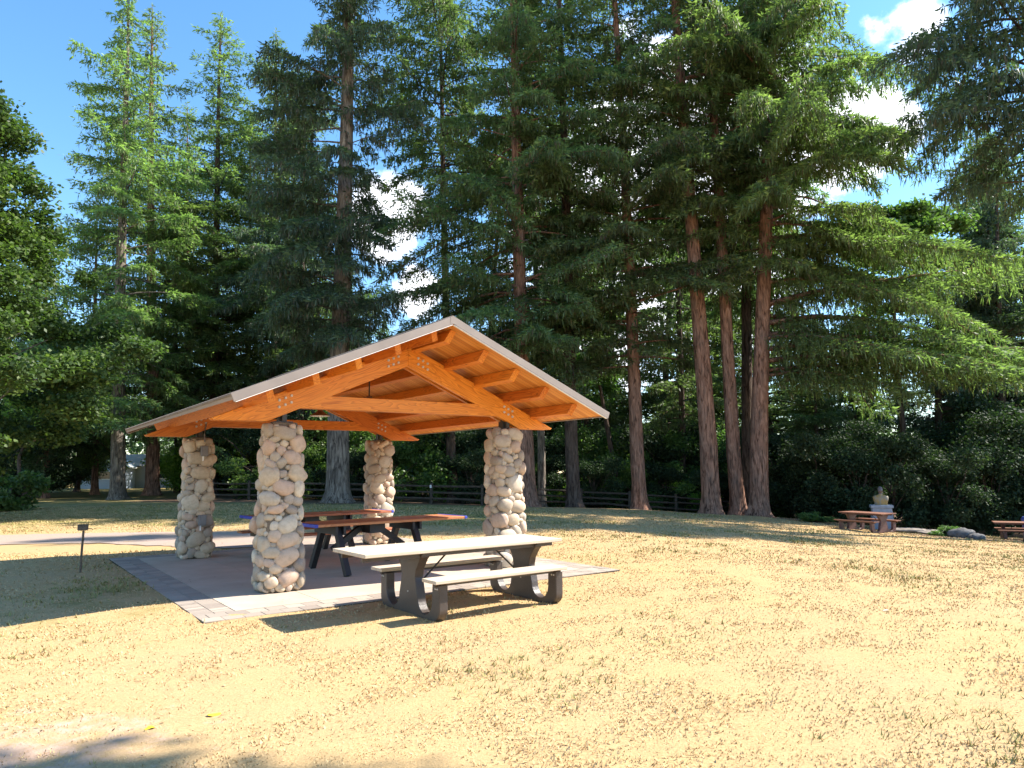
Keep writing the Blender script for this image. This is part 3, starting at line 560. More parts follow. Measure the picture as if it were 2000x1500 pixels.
bm = bmesh.new(); bx(bm, -.2, .2, -.16, .16, 0, .2495); link('cabinet_base', bm_mesh(bm, 'cabinet_base'), M['steel'], ut)

# ------------------------------------------------------------------ house beyond the lawn
hl = at(262, 72); ht = thing('house', 'low house with a pale shingle roof and blue grey walls beyond the left trees', 'house', hl, .12)
def slab(name, pts, y0, y1, mat, par, off=(0, 0, 0)): o = prism(name, pts, y0, y1, mat, par, 0, 0); return o
bm = bmesh.new(); bx(bm, -6, 9, 2, 8, 0, 2.3); link('wall', bm_mesh(bm, 'wall'), M['wallH'], ht)
bm = bmesh.new(); A_ = [bm.verts.new(c) for c in ((-6.5, 1.3, 2.25), (9.5, 1.3, 2.25), (9.5, 5, 3.55), (-6.5, 5, 3.55), (9.5, 8.7, 2.25), (-6.5, 8.7, 2.25))]
bm.faces.new((A_[0], A_[1], A_[2], A_[3])); bm.faces.new((A_[3], A_[2], A_[4], A_[5])); bm.faces.new((A_[0], A_[3], A_[5])); bm.faces.new((A_[1], A_[4], A_[2])); bm.faces.new((A_[0], A_[5], A_[4], A_[1])); rf_ = link('roof', bm_mesh(bm, 'roof'), M['roofH'], ht)
prism('gable_wall', [(-4.4, 0), (-.6, 0), (-.6, 2.1), (-2.5, 2.95), (-4.4, 2.1)], -.6, 1.95, M['wallH'], ht, 0, 0)
prism('gable_roof', [(-4.8, 2.0), (-2.5, 3.02), (-.2, 2.0), (-.2, 2.12), (-2.5, 3.16), (-4.8, 2.12)], -.9, 3.5, M['trimH'], ht, 0, 0)
for x0, x1 in ((-3.3, -1.9), (1.2, 2.6), (4.4, 5.6)):
    yw = -.6 if x0 < 0 else 2.0
    bm = bmesh.new(); bx(bm, x0, x1, yw - .06, yw - .003, .9, 1.8); wf = link('window', bm_mesh(bm, 'window'), M['trimH'], ht)
    bm = bmesh.new(); bx(bm, x0 + .1, x1 - .1, yw - .075, yw - .061, 1.0, 1.7); link('pane', bm_mesh(bm, 'pane'), M['glass'], wf)

# ------------------------------------------------------------------ split rail fence
fp = np.array([(-21, 46.0), (-17.9, 44), (-12, 42.2), (-6.4, 41), (0, 41.2), (5.7, 42), (12, 43.2), (17.9, 45.2)])
sl = np.concatenate([[0], np.cumsum(np.linalg.norm(np.diff(fp, axis=0), axis=1))]); npost = 15; ss = np.linspace(0, sl[-1], npost)
fx = np.interp(ss, sl, fp[:, 0]); fy = np.interp(ss, sl, fp[:, 1]); fz = gz(fx, fy)
ft = thing('split_rail_fence', 'weathered three rail wooden fence running along the forest edge', 'fence', (fx[7], fy[7], fz[7])); r = random.Random(4)
for i in range(npost):
    bm = bmesh.new(); vs = bx(bm, -.075, .075, -.06, .06, -.2, 1.16); bevel(bm, .015); o = link('post', bm_mesh(bm, 'post'), M['fence'], ft); o.location = (fx[i] - fx[7], fy[i] - fy[7], fz[i] - fz[7]); o.rotation_euler = (r.gauss(0, .02), r.gauss(0, .02), r.uniform(-.3, .3))
    if abs(i - 6) < 1:
        bm = bmesh.new(); bx(bm, -.07, .07, -.08, -.066, .88, 1.05); q = link('trail_marker', bm_mesh(bm, 'trail_marker'), M['white'], ft); q.location = o.location
    if i < npost - 1:
        for zz in (.30, .64, .98):
            a = np.array([fx[i] - fx[7], fy[i] - fy[7] , fz[i] - fz[7] + zz + r.gauss(0, .02)]); b = np.array([fx[i + 1] - fx[7], fy[i + 1] - fy[7], fz[i + 1] - fz[7] + zz + r.gauss(0, .02)])
            V, Fq = tube_np([a, (a + b) / 2 + (0, 0, r.gauss(0, .02)), b], [.05, .058, .05], 6, .12, i * 3); link('rail', mesh_np('rail', V, Fq), M['fence'], ft)

# ------------------------------------------------------------------ trees
def rhomb(Pb, D, Nn, L, Wd):       # leaf quads: base, two sides, tip
    S_ = np.cross(D, Nn); S_ /= np.linalg.norm(S_, axis=1)[:, None] + 1e-9
    L = np.asarray(L)[:, None]; Wd = np.asarray(Wd)[:, None]
    mid_ = Pb + D * L * .45
    return np.stack([Pb, mid_ + S_ * Wd * .5, Pb + D * L, mid_ - S_ * Wd * .5], 1).reshape(-1, 3)
def unit(v): return v / (np.linalg.norm(v, axis=-1, keepdims=True) + 1e-9)
def conifer(seed, H, hb, R, nbr=120, hang=.6, lean=(0, 0), taper=.85, sw=1.0, density=1.0, boughs=(), gaps=.18, top=.25, asym=(0, 0), droop=.35, bare=.45, stem=1500):
    """returns limb tubes and needle sprays, local to the tree's base"""
    r = np.random.default_rng(seed); limbs = []; Q = []; T = []
    br = []
    for i in range(nbr):
        f = (i + r.random()) / nbr; f = f ** 1.1; nw = max(8, nbr // 4); f = min(.995, (math.floor(f * nw) + .5 + r.normal(0, .3)) / nw); f = max(f, 0); z0 = hb + (H - hb) * f * .985
        az = i * 2.39996 + r.normal(0, .5); prof = min(1, (1 - f) ** taper * 1.22 + top * .2) * (1 if f > .12 else .75 + 2 * f)
        L = R * prof * r.uniform(.5, 1.25) * (1 + .28 * math.sin(az + z0 * .33 + seed) + .18 * math.sin(2 * az - z0 * .8)) * (1 + asym[0] * math.cos(az - asym[1]))
        L = min(L, R * 1.22 * (1 + asym[0]))
        if r.random() < gaps: L *= .4
        br.append((z0, az, max(L, .5), f, bare * r.random() * (f < .5)))
    for z0, az, L in boughs: br.append((z0, az, L, .1, -.06))
    for z0, az, L, f, bt in br:
        zf = z0 / H; base = np.array([lean[0] * z0 / H, lean[1] * z0 / H, z0]); d = np.array([math.cos(az), math.sin(az), 0]); pr = np.array([-d[1], d[0], 0])
        rise = r.normal(.10 + .35 * f, .08); dr = droop * r.uniform(.4, 1.7) * (1 - .6 * f); tip = .14 * r.uniform(.5, 1.5); cv = r.normal(0, .12)
        def pos(t): t = np.asarray(t)[..., None]; return base + d * L * t + pr * cv * L * t ** 2 + np.array([0, 0, 1.]) * L * (rise * t - dr * t ** 2 * 1.3 + tip * t ** 3)
        tt = np.linspace(0, 1, 6 if L > 1.5 else 4); limbs.append(tube_np(pos(tt), (.016 + .011 * L) * (1 - tt * .85) * (1.15 - zf * .4), 4))
        nt_ = max(5, int(L / (.20 / density))); t = np.repeat(.08 + bt + (.92 - bt) * (np.arange(nt_) + r.random(nt_)) / nt_, 2); s = np.tile([1., -1.], nt_)
        lt = np.minimum((.12 + .36 * (1 - t) ** .8 * np.minimum(1, t * 3.2)) * L * r.uniform(.55, 1.2, len(t)) + .12, 1.9)
        an = r.uniform(.75, 1.25, len(t)) * (1 - .35 * t); td = d * np.cos(an)[:, None] + pr * (np.sin(an) * s)[:, None]
        td = np.vstack([td, d[None]]); tb = np.vstack([pos(t), pos([.8])]); lt = np.append(lt, .25 * L); hangk = hang * r.uniform(.6, 1.4, len(lt))
        m_ = np.maximum(2, (lt / (.15 / density)).astype(int)); idx = np.repeat(np.arange(len(lt)), m_); u = r.random(len(idx)) ** .8
        pp = tb[idx] + td[idx] * (lt[idx] * u)[:, None]; pp[:, 2] -= .30 * lt[idx] * u ** 2 * (1 + hangk[idx]); pp += r.normal(0, .035, pp.shape)
        n_ = len(idx)
        side = r.choice([-1, 1], n_)[:, None] * np.stack([-td[idx][:, 1], td[idx][:, 0], np.zeros(n_)], 1)
        # flat upper sprays
        dd = unit(td[idx] * .8 + side * r.uniform(.2, 1.0, n_)[:, None] + np.array([0, 0, 1.]) * r.normal(-.12, .28, n_)[:, None]); nn = unit(np.array([0, 0, 1.]) + r.normal(0, .45, (n_, 3)))
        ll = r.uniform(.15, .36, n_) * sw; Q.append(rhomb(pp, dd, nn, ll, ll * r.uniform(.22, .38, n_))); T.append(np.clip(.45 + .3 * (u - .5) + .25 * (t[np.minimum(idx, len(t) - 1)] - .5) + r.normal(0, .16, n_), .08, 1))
        # hanging sprays
        kh = r.random(n_) < hangk[idx] * .85; n2 = int(kh.sum())
        if n2:
            dh = unit(np.array([0, 0, -1.]) + r.normal(0, .22, (n2, 3)) + td[idx][kh] * .15); nh = unit(r.normal(0, 1, (n2, 3)) * (1, 1, .2)); lh = r.uniform(.18, .52, n2) * sw * (.6 + .5 * hang)
            Q.append(rhomb(pp[kh], dh, nh, lh, r.uniform(.035, .075, n2) * sw)); tq = .33 + r.normal(0, .16, n2); dead = r.random(n2) < (.16 if f < .5 else .05); tq = np.where(dead, .02, np.clip(tq, .07, 1)); T.append(tq)
    cz = np.linspace(hb * .9, H * .985, 14); limbs.append(tube_np(np.stack([lean[0] * cz / H, lean[1] * cz / H, cz], 1), np.linspace(.07, .02, 14), 4))
    # sprays clothing the stem
    n_ = int(stem * density); hh = r.uniform(hb * .95, H * .97, n_); ff = (hh - hb) / (H - hb); aa = r.random(n_) * 2 * PI; clm = np.sin(aa * 2 + hh * 1.7) + np.sin(aa * 3 - hh * 2.9 + 1) > -.1; hh, ff, aa = hh[clm], ff[clm], aa[clm]; n_ = len(hh)
    rr_ = r.uniform(.15, 1.0, n_) ** .8 * 1.5 * (1.05 - ff * .75); pb = np.stack([lean[0] * hh / H + rr_ * np.cos(aa), lean[1] * hh / H + rr_ * np.sin(aa), hh], 1)
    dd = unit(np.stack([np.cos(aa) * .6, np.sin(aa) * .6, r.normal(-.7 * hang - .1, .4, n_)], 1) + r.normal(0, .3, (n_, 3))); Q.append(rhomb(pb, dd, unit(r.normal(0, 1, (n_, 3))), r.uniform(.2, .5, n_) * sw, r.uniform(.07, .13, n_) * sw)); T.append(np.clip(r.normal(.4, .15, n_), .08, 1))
    # leader
    n_ = 60; hh = r.uniform(H * .93, H, n_); pb = np.stack([lean[0] * hh / H, lean[1] * hh / H, hh], 1); dd = unit(r.normal(0, 1, (n_, 3)) * (1, 1, .4) + (0, 0, .5)); Q.append(rhomb(pb, dd, unit(r.normal(0, 1, (n_, 3))), r.uniform(.2, .5, n_), np.full(n_, .08))); T.append(np.full(n_, .6))
    V = np.vstack(Q); n = len(V) // 4
    return join_np(limbs), V, np.arange(n * 4).reshape(-1, 4), np.concatenate(T)
def trunk_np(H, dia, lean, seed, bend=.15, k=22, flare=1.5):
    r = np.random.default_rng(seed); zz = np.concatenate([[-.3, 0, .12, .3, .6, 1.0, 1.6, 2.5], np.linspace(3.5, H, 22)]); f = np.clip(zz / H, 0, 1)
    bx_ = bend * np.sin(f * 5 + r.random() * 6) - bend * math.sin(0); P_ = np.stack([lean[0] * f + bx_ * np.minimum(1, zz / 4) * .6, lean[1] * f, zz], 1)
    R_ = dia / 2 * ((1 - f) ** .75 * .97 + .015) * (1 + (flare - 1) * np.exp(-np.maximum(zz, 0) / .38)); V, Fq = tube_np(P_, R_, k, .035, seed)
    # root buttress lobes
    a = np.arctan2(V[:, 1], V[:, 0]); low = np.exp(-np.maximum(V[:, 2], 0) / .3); rr = 1 + .16 * low * np.sin(a * 5 + r.random() * 6); V[:, 0] *= rr; V[:, 1] *= rr
    return V, Fq
stats = 0
def plant_conifer(px, Y, lean_px, lean_at, H, dia, hb, R, label, seed, bark_='bark', leaf='needle', group=None, py=960, name='conifer_tree', **k):
    p = at(px, Y, py); topz = p[2] + H
    # lean so the stem passes the pixel column lean_px at the height seen at lean_at
    q = att(lean_px, lean_at, Y); h = q[2] - p[2]; lx = (q[0] - p[0]) / h * H if h > 1 else 0
    t = thing(name, label, 'tree', p, 0, group)
    V, Fq = trunk_np(H, dia, (lx, 0), seed); link('trunk', mesh_np('trunk', V, Fq, smooth=True), M[bark_], t)
    (LV, LF), V, Fq, T = conifer(seed, H, hb, R, lean=(lx, 0), **k)
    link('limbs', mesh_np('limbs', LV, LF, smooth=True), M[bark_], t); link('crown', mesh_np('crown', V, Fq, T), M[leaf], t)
    global stats; stats += len(Fq); return t
HEROES = [
 # px, Y, leanpx, leanat, H, dia, hb, R, label, seed, kwargs
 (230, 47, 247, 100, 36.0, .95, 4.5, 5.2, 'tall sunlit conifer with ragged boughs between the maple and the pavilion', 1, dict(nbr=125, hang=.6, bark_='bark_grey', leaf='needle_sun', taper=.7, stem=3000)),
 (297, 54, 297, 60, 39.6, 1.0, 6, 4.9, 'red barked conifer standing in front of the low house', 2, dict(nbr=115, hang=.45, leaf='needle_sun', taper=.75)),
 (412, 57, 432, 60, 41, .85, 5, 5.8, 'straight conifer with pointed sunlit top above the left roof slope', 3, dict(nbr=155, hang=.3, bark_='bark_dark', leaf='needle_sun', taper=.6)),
 (532, 58, 540, 100, 40, .75, 5, 5.2, 'narrow pointed conifer behind the big grey trunk to its left', 4, dict(nbr=135, hang=.5, bark_='bark_dark', taper=.65)),
 (660, 38, 678, 60, 41, 1.25, 8.5, 5.3, 'massive weeping conifer with thick grey trunk seen between the left columns', 5, dict(nbr=150, hang=1.0, bark_='bark_grey', leaf='needle_blue', asym=(-.28, 0))),
 (885, 46, 862, 200, 38, .65, 20.5, 5.0, 'slim dark trunked conifer behind the fence right of the roof ridge', 6, dict(nbr=80, hang=.7, bark_='bark_dark', taper=.5)),
 (1032, 38, 1008, 250, 42, .92, 8.2, 5.6, 'tall conifer rising just behind the front right stone column', 7, dict(nbr=150, hang=.6, boughs=[(16.5, PI, 7.6), (15.4, PI + .3, 7), (8.8, PI, 6.6), (8.4, PI - .3, 6.2), (17.8, PI - .2, 6.8)])),
 (1058, 44, 1046, 400, 37, .5, 9, 3.6, 'thin pale stemmed conifer right of the front right stone column', 8, dict(nbr=80, hang=.6, bark_='bark_grey')),
 (1121, 40, 1100, 300, 40, .78, 8, 4.8, 'dark trunked conifer second right of the pavilion', 9, dict(nbr=125, hang=.65, bark_='bark_dark')),
 (1249, 39, 1213, 250, 40, .80, 7.8, 5.0, 'brown conifer whose bare trunk leans left midway right of the pavilion', 10, dict(nbr=140, hang=.6)),
 (1332, 49, 1325, 600, 34, .5, 6, 3.8, 'small dark conifer behind the fence left of the three reddish trunks', 11, dict(nbr=80, hang=.6, bark_='bark_dark')),
 (1388, 37.5, 1342, 300, 43, .92, 17.5, 4.8, 'tall reddish trunk, leftmost of the leaning group at the lawn edge', 12, dict(nbr=135, hang=.6)),
 (1440, 38, 1406, 460, 40, .78, 16.5, 4.2, 'reddish trunk, middle of the leaning group at the lawn edge', 13, dict(nbr=110, hang=.6)),
 (1462, 40.5, 1458, 650, 38, .7, 12, 3.6, 'shaded trunk standing behind the crossing pair at the lawn edge', 14, dict(nbr=80, hang=.6, bark_='bark_dark')),
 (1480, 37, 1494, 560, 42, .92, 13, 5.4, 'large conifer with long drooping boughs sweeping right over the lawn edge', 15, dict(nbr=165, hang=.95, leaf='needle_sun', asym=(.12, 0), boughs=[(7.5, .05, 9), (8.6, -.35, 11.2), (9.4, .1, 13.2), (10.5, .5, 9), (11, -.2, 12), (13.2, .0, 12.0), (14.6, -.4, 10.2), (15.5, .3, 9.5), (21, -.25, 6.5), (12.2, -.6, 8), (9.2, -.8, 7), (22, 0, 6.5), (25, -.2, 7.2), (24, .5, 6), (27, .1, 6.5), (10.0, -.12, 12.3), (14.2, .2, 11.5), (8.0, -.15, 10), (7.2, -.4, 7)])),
 (2010, 54, 1925, 400, 34, .95, 9, 5.0, 'leaning conifer with bare lower trunk at the right edge', 16, dict(nbr=110, hang=.5, bark_='bark_grey', leaf='needle_blue')),
 (2030, 28.5, 2010, 100, 36, .9, 14.5, 4.9, 'dark weeping conifer hanging into the upper right corner', 17, dict(nbr=170, hang=1.1, bark_='bark_dark', leaf='needle_blue', density=1.1)),
 (1835, 49, 1830, 600, 20.5, .6, 2.5, 4.6, 'short dark conifer in shade left of the upper right weeping tree', 18, dict(nbr=100, hang=.4, bark_='bark_dark', leaf='needle_blue')),
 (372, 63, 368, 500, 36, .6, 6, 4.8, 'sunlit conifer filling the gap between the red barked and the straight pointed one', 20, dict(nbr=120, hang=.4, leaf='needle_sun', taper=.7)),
 (482, 60, 486, 500, 34, .7, 5, 5.2, 'broad dark conifer right of the straight pointed conifer', 21, dict(nbr=130, hang=.5, bark_='bark_dark', taper=.6)),
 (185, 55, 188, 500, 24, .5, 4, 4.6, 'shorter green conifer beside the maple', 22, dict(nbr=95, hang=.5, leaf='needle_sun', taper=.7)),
 (588, 52, 590, 300, 33, .6, 5, 4.8, 'shaded conifer directly left of the massive grey trunk', 23, dict(nbr=120, hang=.8, bark_='bark_dark', leaf='needle_blue', taper=.6)),
 (1958, 49, 1950, 500, 28, .6, 2, 4.8, 'full dark conifer reaching the ground near the right edge', 24, dict(nbr=115, hang=.6, bark_='bark_dark', leaf='needle_blue')),
 (90, 50, 92, 500, 18, .4, 2.5, 4.0, 'low green conifer half hidden behind the maple', 25, dict(nbr=80, hang=.5)),
 (346, 60, 346, 500, 27, .5, 6, 3.4, 'thin dark trunk just left of the back left stone column', 19, dict(nbr=75, hang=.4, bark_='bark_dark')),
]
trees = {}
for px, Y, lp, la, H, dia, hb, R, lab, sd, kw in HEROES:
    kw = dict(kw); kw['nbr'] = int(kw['nbr'] * 1.1); kw.setdefault('density', 1.4 if Y < 45 else 1.2); kw.setdefault('sw', 1.05 if Y < 45 else 1.25); trees[sd] = plant_conifer(px, Y, lp, la, H, dia, hb, R, lab, sd, **kw)
# the wood behind: copies of three plainer trees
protos = []
for sd, H, R in ((31, 31, 4.8), (32, 29, 5.4), (33, 33, 4.4)):
    protos.append(plant_conifer(0, 70, 0, 500, H, .6, 3.0, R, 'x', sd, bark_='bark_dark', leaf='needle', nbr=125, density=.8, sw=1.6, hang=.5, gaps=.04))
BACK = [(-60, 64, 26), (60, 70, 24), (150, 62, 20), (350, 76, 30), (600, 62, 30), (700, 70, 15), (640, 80, 26), (765, 92, 22.5), (842, 66, 14.5), (940, 60, 34), (1080, 62, 35), (1160, 56, 33), (1200, 68, 34), (1290, 60, 34), (1370, 66, 33), (1520, 58, 31), (1560, 70, 25), (1640, 62, 17), (1700, 56, 15), (1770, 66, 19), (1310, 55, 24), (1405, 63, 28), (1500, 65, 25), (1120, 62, 27), (1580, 59, 17), (660, 64, 22), (440, 70, 27), (1930, 54, 27), (1890, 51, 25), (2010, 58, 30), (1715, 60, 20), (1900, 62, 28), (1990, 60, 30), (2080, 50, 30), (1600, 52, 14.5)]
for i, (px, Y, H) in enumerate(BACK):
    pr_ = protos[i % 3]; o = pr_ if i < 3 else copy_tree(pr_); p = at(px, Y, 950); o.location = tuple(p); s = H / (31, 29, 33)[i % 3]; o.scale = ((s + .25) * .85, (s + .25) * .85, s); o.rotation_euler = (0, 0, i * 1.7)
    o['label'] = 'conifer standing in the dense wood behind the fence and front row of trunks'; o['group'] = 'background conifers in the wood'
# ---- broadleaf crowns
def leaf_cloud(seed, clumps, n, size, flat=.6, layer=.55):
    r = np.random.default_rng(seed); Q = []; T = []
    vol = np.array([c[3] ** 2 for c in clumps]); vol = vol / vol.sum()
    for (x, y, z_, R_), w_ in zip(clumps, vol):
        m_ = int(n * w_); 
        if m_ < 4: continue
        d = unit(r.normal(0, 1, (m_, 3))); rad = R_ * (r.random(m_) ** .33) ; lump = 1 + .25 * np.sin(d @ r.normal(0, 4, 3)) + .2 * np.sin(d @ r.normal(0, 7, 3))
        P_ = d * (rad * lump)[:, None] * (1, 1, layer) + (x, y, z_)
        # twig tufts: pull leaves toward random tuft centres
        k_ = max(3, m_ // 14); ci = r.integers(0, k_, m_); cen = P_[:k_]; P_ = P_ * .35 + cen[ci] * .65 + r.normal(0, size * .5, (m_, 3)) * (1.3, 1.3, .6)
        nn = unit(np.array([0, 0, 1.]) * flat + r.normal(0, .45, (m_, 3))); dd = unit(np.cross(nn, r.normal(0, 1, (m_, 3)))); L = size * r.uniform(.7, 1.3, m_)
        dd[:, 2] -= .15; Q.append(rhomb(P_, unit(dd), nn, L, L * r.uniform(.6, .9, m_))); T.append(np.clip(r.normal(r.uniform(.3, .65), .16, m_), 0, 1))
    V = np.vstack(Q); return V, np.arange(len(V)).reshape(-1, 4), np.concatenate(T)
def limbs_to(seed, clumps, base=(0, 0, 0), h=3, k=5, r0=.1):
    r = np.random.default_rng(seed); out_ = []
    for (x, y, z_, R_) in clumps:
        s = np.array([x * .06, y * .06, min(h, z_ * .6) * r.uniform(.5, 1)]); e = np.array([x, y, z_]); m1 = s * .5 + e * .5 + (0, 0, .12 * np.linalg.norm(e - s)) + r.normal(0, .15, 3); out_.append(tube_np([s, s * .75 + m1 * .25, m1, e], np.array([.6, .5, .35, .1]) * r0, k))
    return out_
r = np.random.default_rng(77)
# maple on the left
mc = []
for i in range(200):
    f = ((i + r.random()) / 200) ** 1.12; z_ = 1.6 + 14.5 * f; Rm = (7.3 if z_ < 7.5 else 6.0) * (math.sin(min(1, (z_ - .8) / 6.2) * PI / 2)) * (1 if z_ < 7 else max(.18, 1 - ((z_ - 7) / 10.2) ** 1.35)); a = r.random() * 2 * PI; q = Rm * (r.random() ** .45)
    mc.append((q * math.cos(a), q * math.sin(a), z_, r.uniform(.8, 1.5)))
p = at(-165, 24.5, 950); t = thing('maple_tree', 'big leafy maple filling the left edge with layered green boughs', 'tree', p)
V, Fq = trunk_np(12, .6, (0, 0), 51); link('trunk', mesh_np('trunk', V, Fq, smooth=True), M['bark_grey'], t)
LV, LF = join_np(limbs_to(52, mc[::3], h=9, r0=.1)); link('limbs', mesh_np('limbs', LV, LF, smooth=True), M['bark_grey'], t)
V, Fq, T = leaf_cloud(53, mc, 200000, .155); link('crown', mesh_np('crown', V, Fq, T), M['leaf_maple'], t)
# broadleaf tree upper right
mc2 = [(r.normal(0, 2.0), r.normal(0, 2.0), 21.5 - abs(r.normal(0, 5)), r.uniform(.9, 1.6)) for i in range(40)]
p = at(1775, 47, 960); t = thing('broadleaf_tree', 'round topped broadleaf tree behind the gap of sky on the right', 'tree', p)
V, Fq = trunk_np(20, .5, (0, 0), 61); link('trunk', mesh_np('trunk', V, Fq, smooth=True), M['bark_dark'], t)
V, Fq, T = leaf_cloud(63, mc2, 30000, .26); link('crown', mesh_np('crown', V, Fq, T), M['leaf'], t)
# small crooked tree at far left
sc_ = [(r.normal(0, 1.4), r.normal(0, 1), 3.6 + abs(r.normal(0, 1.5)), .9) for i in range(12)]
p = at(59, 41, 965); t = thing('crooked_sapling', 'small crooked tree with thin bare stem at the far left', 'tree', p)
V, Fq = tube_np([(0, 0, -.2), (-.25, 0, .6), (-.7, 0, 1.6), (-.8, 0, 2.6), (-.4, 0, 3.8)], [.17, .13, .11, .09, .04], 10); link('trunk', mesh_np('trunk', V, Fq, smooth=True), M['bark_dark'], t)
V, Fq, T = leaf_cloud(65, sc_, 5000, .2); link('crown', mesh_np('crown', V, Fq, T), M['leaf_sun'], t)
# thin leaning dead stem
for px, Y, lp, la, lab in ((1213, 46, 1180, 800, 'thin dark leaning stem left of the brown leaning conifer'),):
    p = at(px, Y, 960); q = att(lp, la, Y); dx = (q[0] - p[0]) / (q[2] - p[2]); t = thing('thin_tree', lab, 'tree', p)
    V, Fq = tube_np([(0, 0, -.2), (dx * 3, 0, 3), (dx * 6, 0, 6), (dx * 10, .3, 10)], [.2, .17, .14, .05], 9, .04); link('trunk', mesh_np('trunk', V, Fq, smooth=True), M['bark_dark'], t)
    V, Fq, T = leaf_cloud(66, [(dx * 10 + r.normal(0, 1), r.normal(0, 1), 9 + r.normal(0, 1), 1.) for _ in range(8)], 4000, .2); link('crown', mesh_np('crown', V, Fq, T), M['leaf'], t)
# ---- understory shrubs
def shrub(seed, w_, h_, n, size, mat):
    r = np.random.default_rng(seed); c = [(r.normal(0, w_ * .42), r.normal(0, w_ * .3), h_ * (.06 + .86 * r.random() ** 1.1), w_ * r.uniform(.2, .34)) for i in range(18)]
    V, Fq, T = leaf_cloud(seed, c, n, size, .5, .75); V[:, 2] = np.maximum(V[:, 2], .02)
    S_ = limbs_to(seed, c, h=h_ * .4, r0=.09, k=4); LV, LF = join_np(S_); return mesh_np('foliage', V, Fq, T), mesh_np('stems', LV, LF), mat
SH = [shrub(81, 4.2, 5.0, 15000, .16, 'leaf_shade'), shrub(82, 4.5, 6.2, 14000, .19, 'leaf'), shrub(83, 3.6, 3.6, 10000, .16, 'leaf_sun'), shrub(84, 5, 7.0, 17000, .17, 'leaf_shade')]
LB = ['dark leafed shrub in the shaded understory along the fence', 'green leafed shrub growing in the understory behind the fence', 'bright green shrub in the understory, its leaves toned as if sunlit', 'tall dark shrub of the understory beneath the conifers']
PL = [(x_, 44.5 + (x_ * 7 % 5) * .5 + max(0, 500 - x_) * .01, (0, 1, 0, 2, 0)[(x_ // 48) % 5], .62) for x_ in range(440, 1500, 48) if not (430 < x_ < 500 or 770 < x_ < 860 or 1160 < x_ < 1225)] + [(x_, 60 + i_ * 2 % 7, 2, 1.5) for i_, x_ in enumerate((400, 430, 462, 492, 790, 815, 845, 1175, 1200, 1228, 1345, 1425))] + [(80, 58, 0, 1), (150, 62, 3, .9), (25, 52, 1, 1), (395, 64, 1, 1), (520, 50, 0, 1), (575, 47, 1, 1), (610, 55, 3, 1), (700, 50, 1, 1), (760, 47, 1, 1.05), (930, 48, 0, 1), (980, 50, 3, .9), (1080, 49, 0, 1), (1150, 50, 1, .9), (1230, 50, 1, 1), (1300, 49, 0, 1.1), (1350, 52, 3, 1), (1425, 50, 1, 1.1), (1500, 46, 0, 1), (1540, 43, 3, .85), (1590, 40.5, 0, .9), (1640, 41, 3, .9), (1680, 38, 0, .8), (1740, 38, 0, .9), (1790, 41, 3, .9), (1850, 37.5, 0, .8), (1880, 42, 3, .9), (1935, 38, 0, .9), (1970, 42, 3, 1.1), (2050, 38, 3, 1), (2100, 41, 3, 1.1), (1260, 58, 3, 1.2), (900, 60, 3, 1.2), (660, 62, 3, 1.2), (1450, 60, 3, 1.3), (-30, 46, 3, 1)]
for i, (px, Y, k, s) in enumerate(PL):
    fo, stt, mt = SH[k]; t = thing('understory_shrub', LB[k], 'shrub', at(px, Y, 960), i * 1.3, ('dark fence shrubs', 'green understory shrubs', 'bright sunlit shrubs', 'tall understory shrubs')[k]); t.scale = (s, s, s * (.9 + .25 * ((i * 7) % 5) / 5))
    link('foliage', fo, M[mt], t); link('stems', stt, M['bark_dark'], t)
fo, stt, mt = shrub(88, 1.6, 1.0, 5000, .12, 'leaf')
for px, Y, s, lab in ((18, 34, 1.5, 'rounded green bush at the left edge of the lawn'), (1590, 33.5, .7, 'low bright leafy plant left of the far brown picnic table'), (1845, 29.6, .6, 'low plant beside the rounded boulder')):
    t = thing('low_bush', lab, 'bush', at(px, Y, 1000), px); t.scale = (s, s, s * (.6 if s < 1 else 1.1)); link('foliage', fo, M['leaf'], t); link('stems', stt, M['bark_dark'], t)
# ---- far woodland seen as one mass
r = np.random.default_rng(99); n = 60000; px_ = r.uniform(-700, 2700, n); Yd = 88 + 14 * r.random(n); X_ = (px_ - 1000) / F * Yd
hgt = (11 + 3.5 * np.sin(px_ * .013) + 2.5 * np.sin(px_ * .037 + 1) + 1.2 * np.sin(px_ * .09)); Z_ = gz(np.clip(X_, -80, 80), Yd) + hgt * r.random(n) ** .8
nn = unit(r.normal(0, .6, (n, 3)) + (0, 0, .8)); dd = unit(np.cross(nn, r.normal(0, 1, (n, 3)))); L = r.uniform(.35, .9, n)
V = rhomb(np.stack([X_, Yd, Z_], 1), dd, nn, L, L * .7)
tag(link('far_woodland', mesh_np('far_woodland', V, np.arange(n * 4).reshape(-1, 4), np.clip(r.normal(.5, .25, n), 0, 1)), M['farwood']), 'distant mass of green woodland closing the view behind all trees', 'woodland', kind='stuff')
# the tree whose shadow touches the lower left corner, standing outside the frame on the right
c3 = [(r.normal(0, .6), 2.25 + r.normal(0, .35), r.normal(14.5, .35), .7) for i in range(9)]
t = thing('shade_tree', 'tree beyond the right edge whose shadow falls on the near grass', 'tree', (12.55, 4.75, gz(12.55, 4.75)))
V, Fq = trunk_np(16, .4, (0, 0), 71); link('trunk', mesh_np('trunk', V, Fq, smooth=True), M['bark_grey'], t)
V, Fq, T = leaf_cloud(73, c3, 14000, .28); link('crown', mesh_np('crown', V, Fq, T), M['leaf'], t)

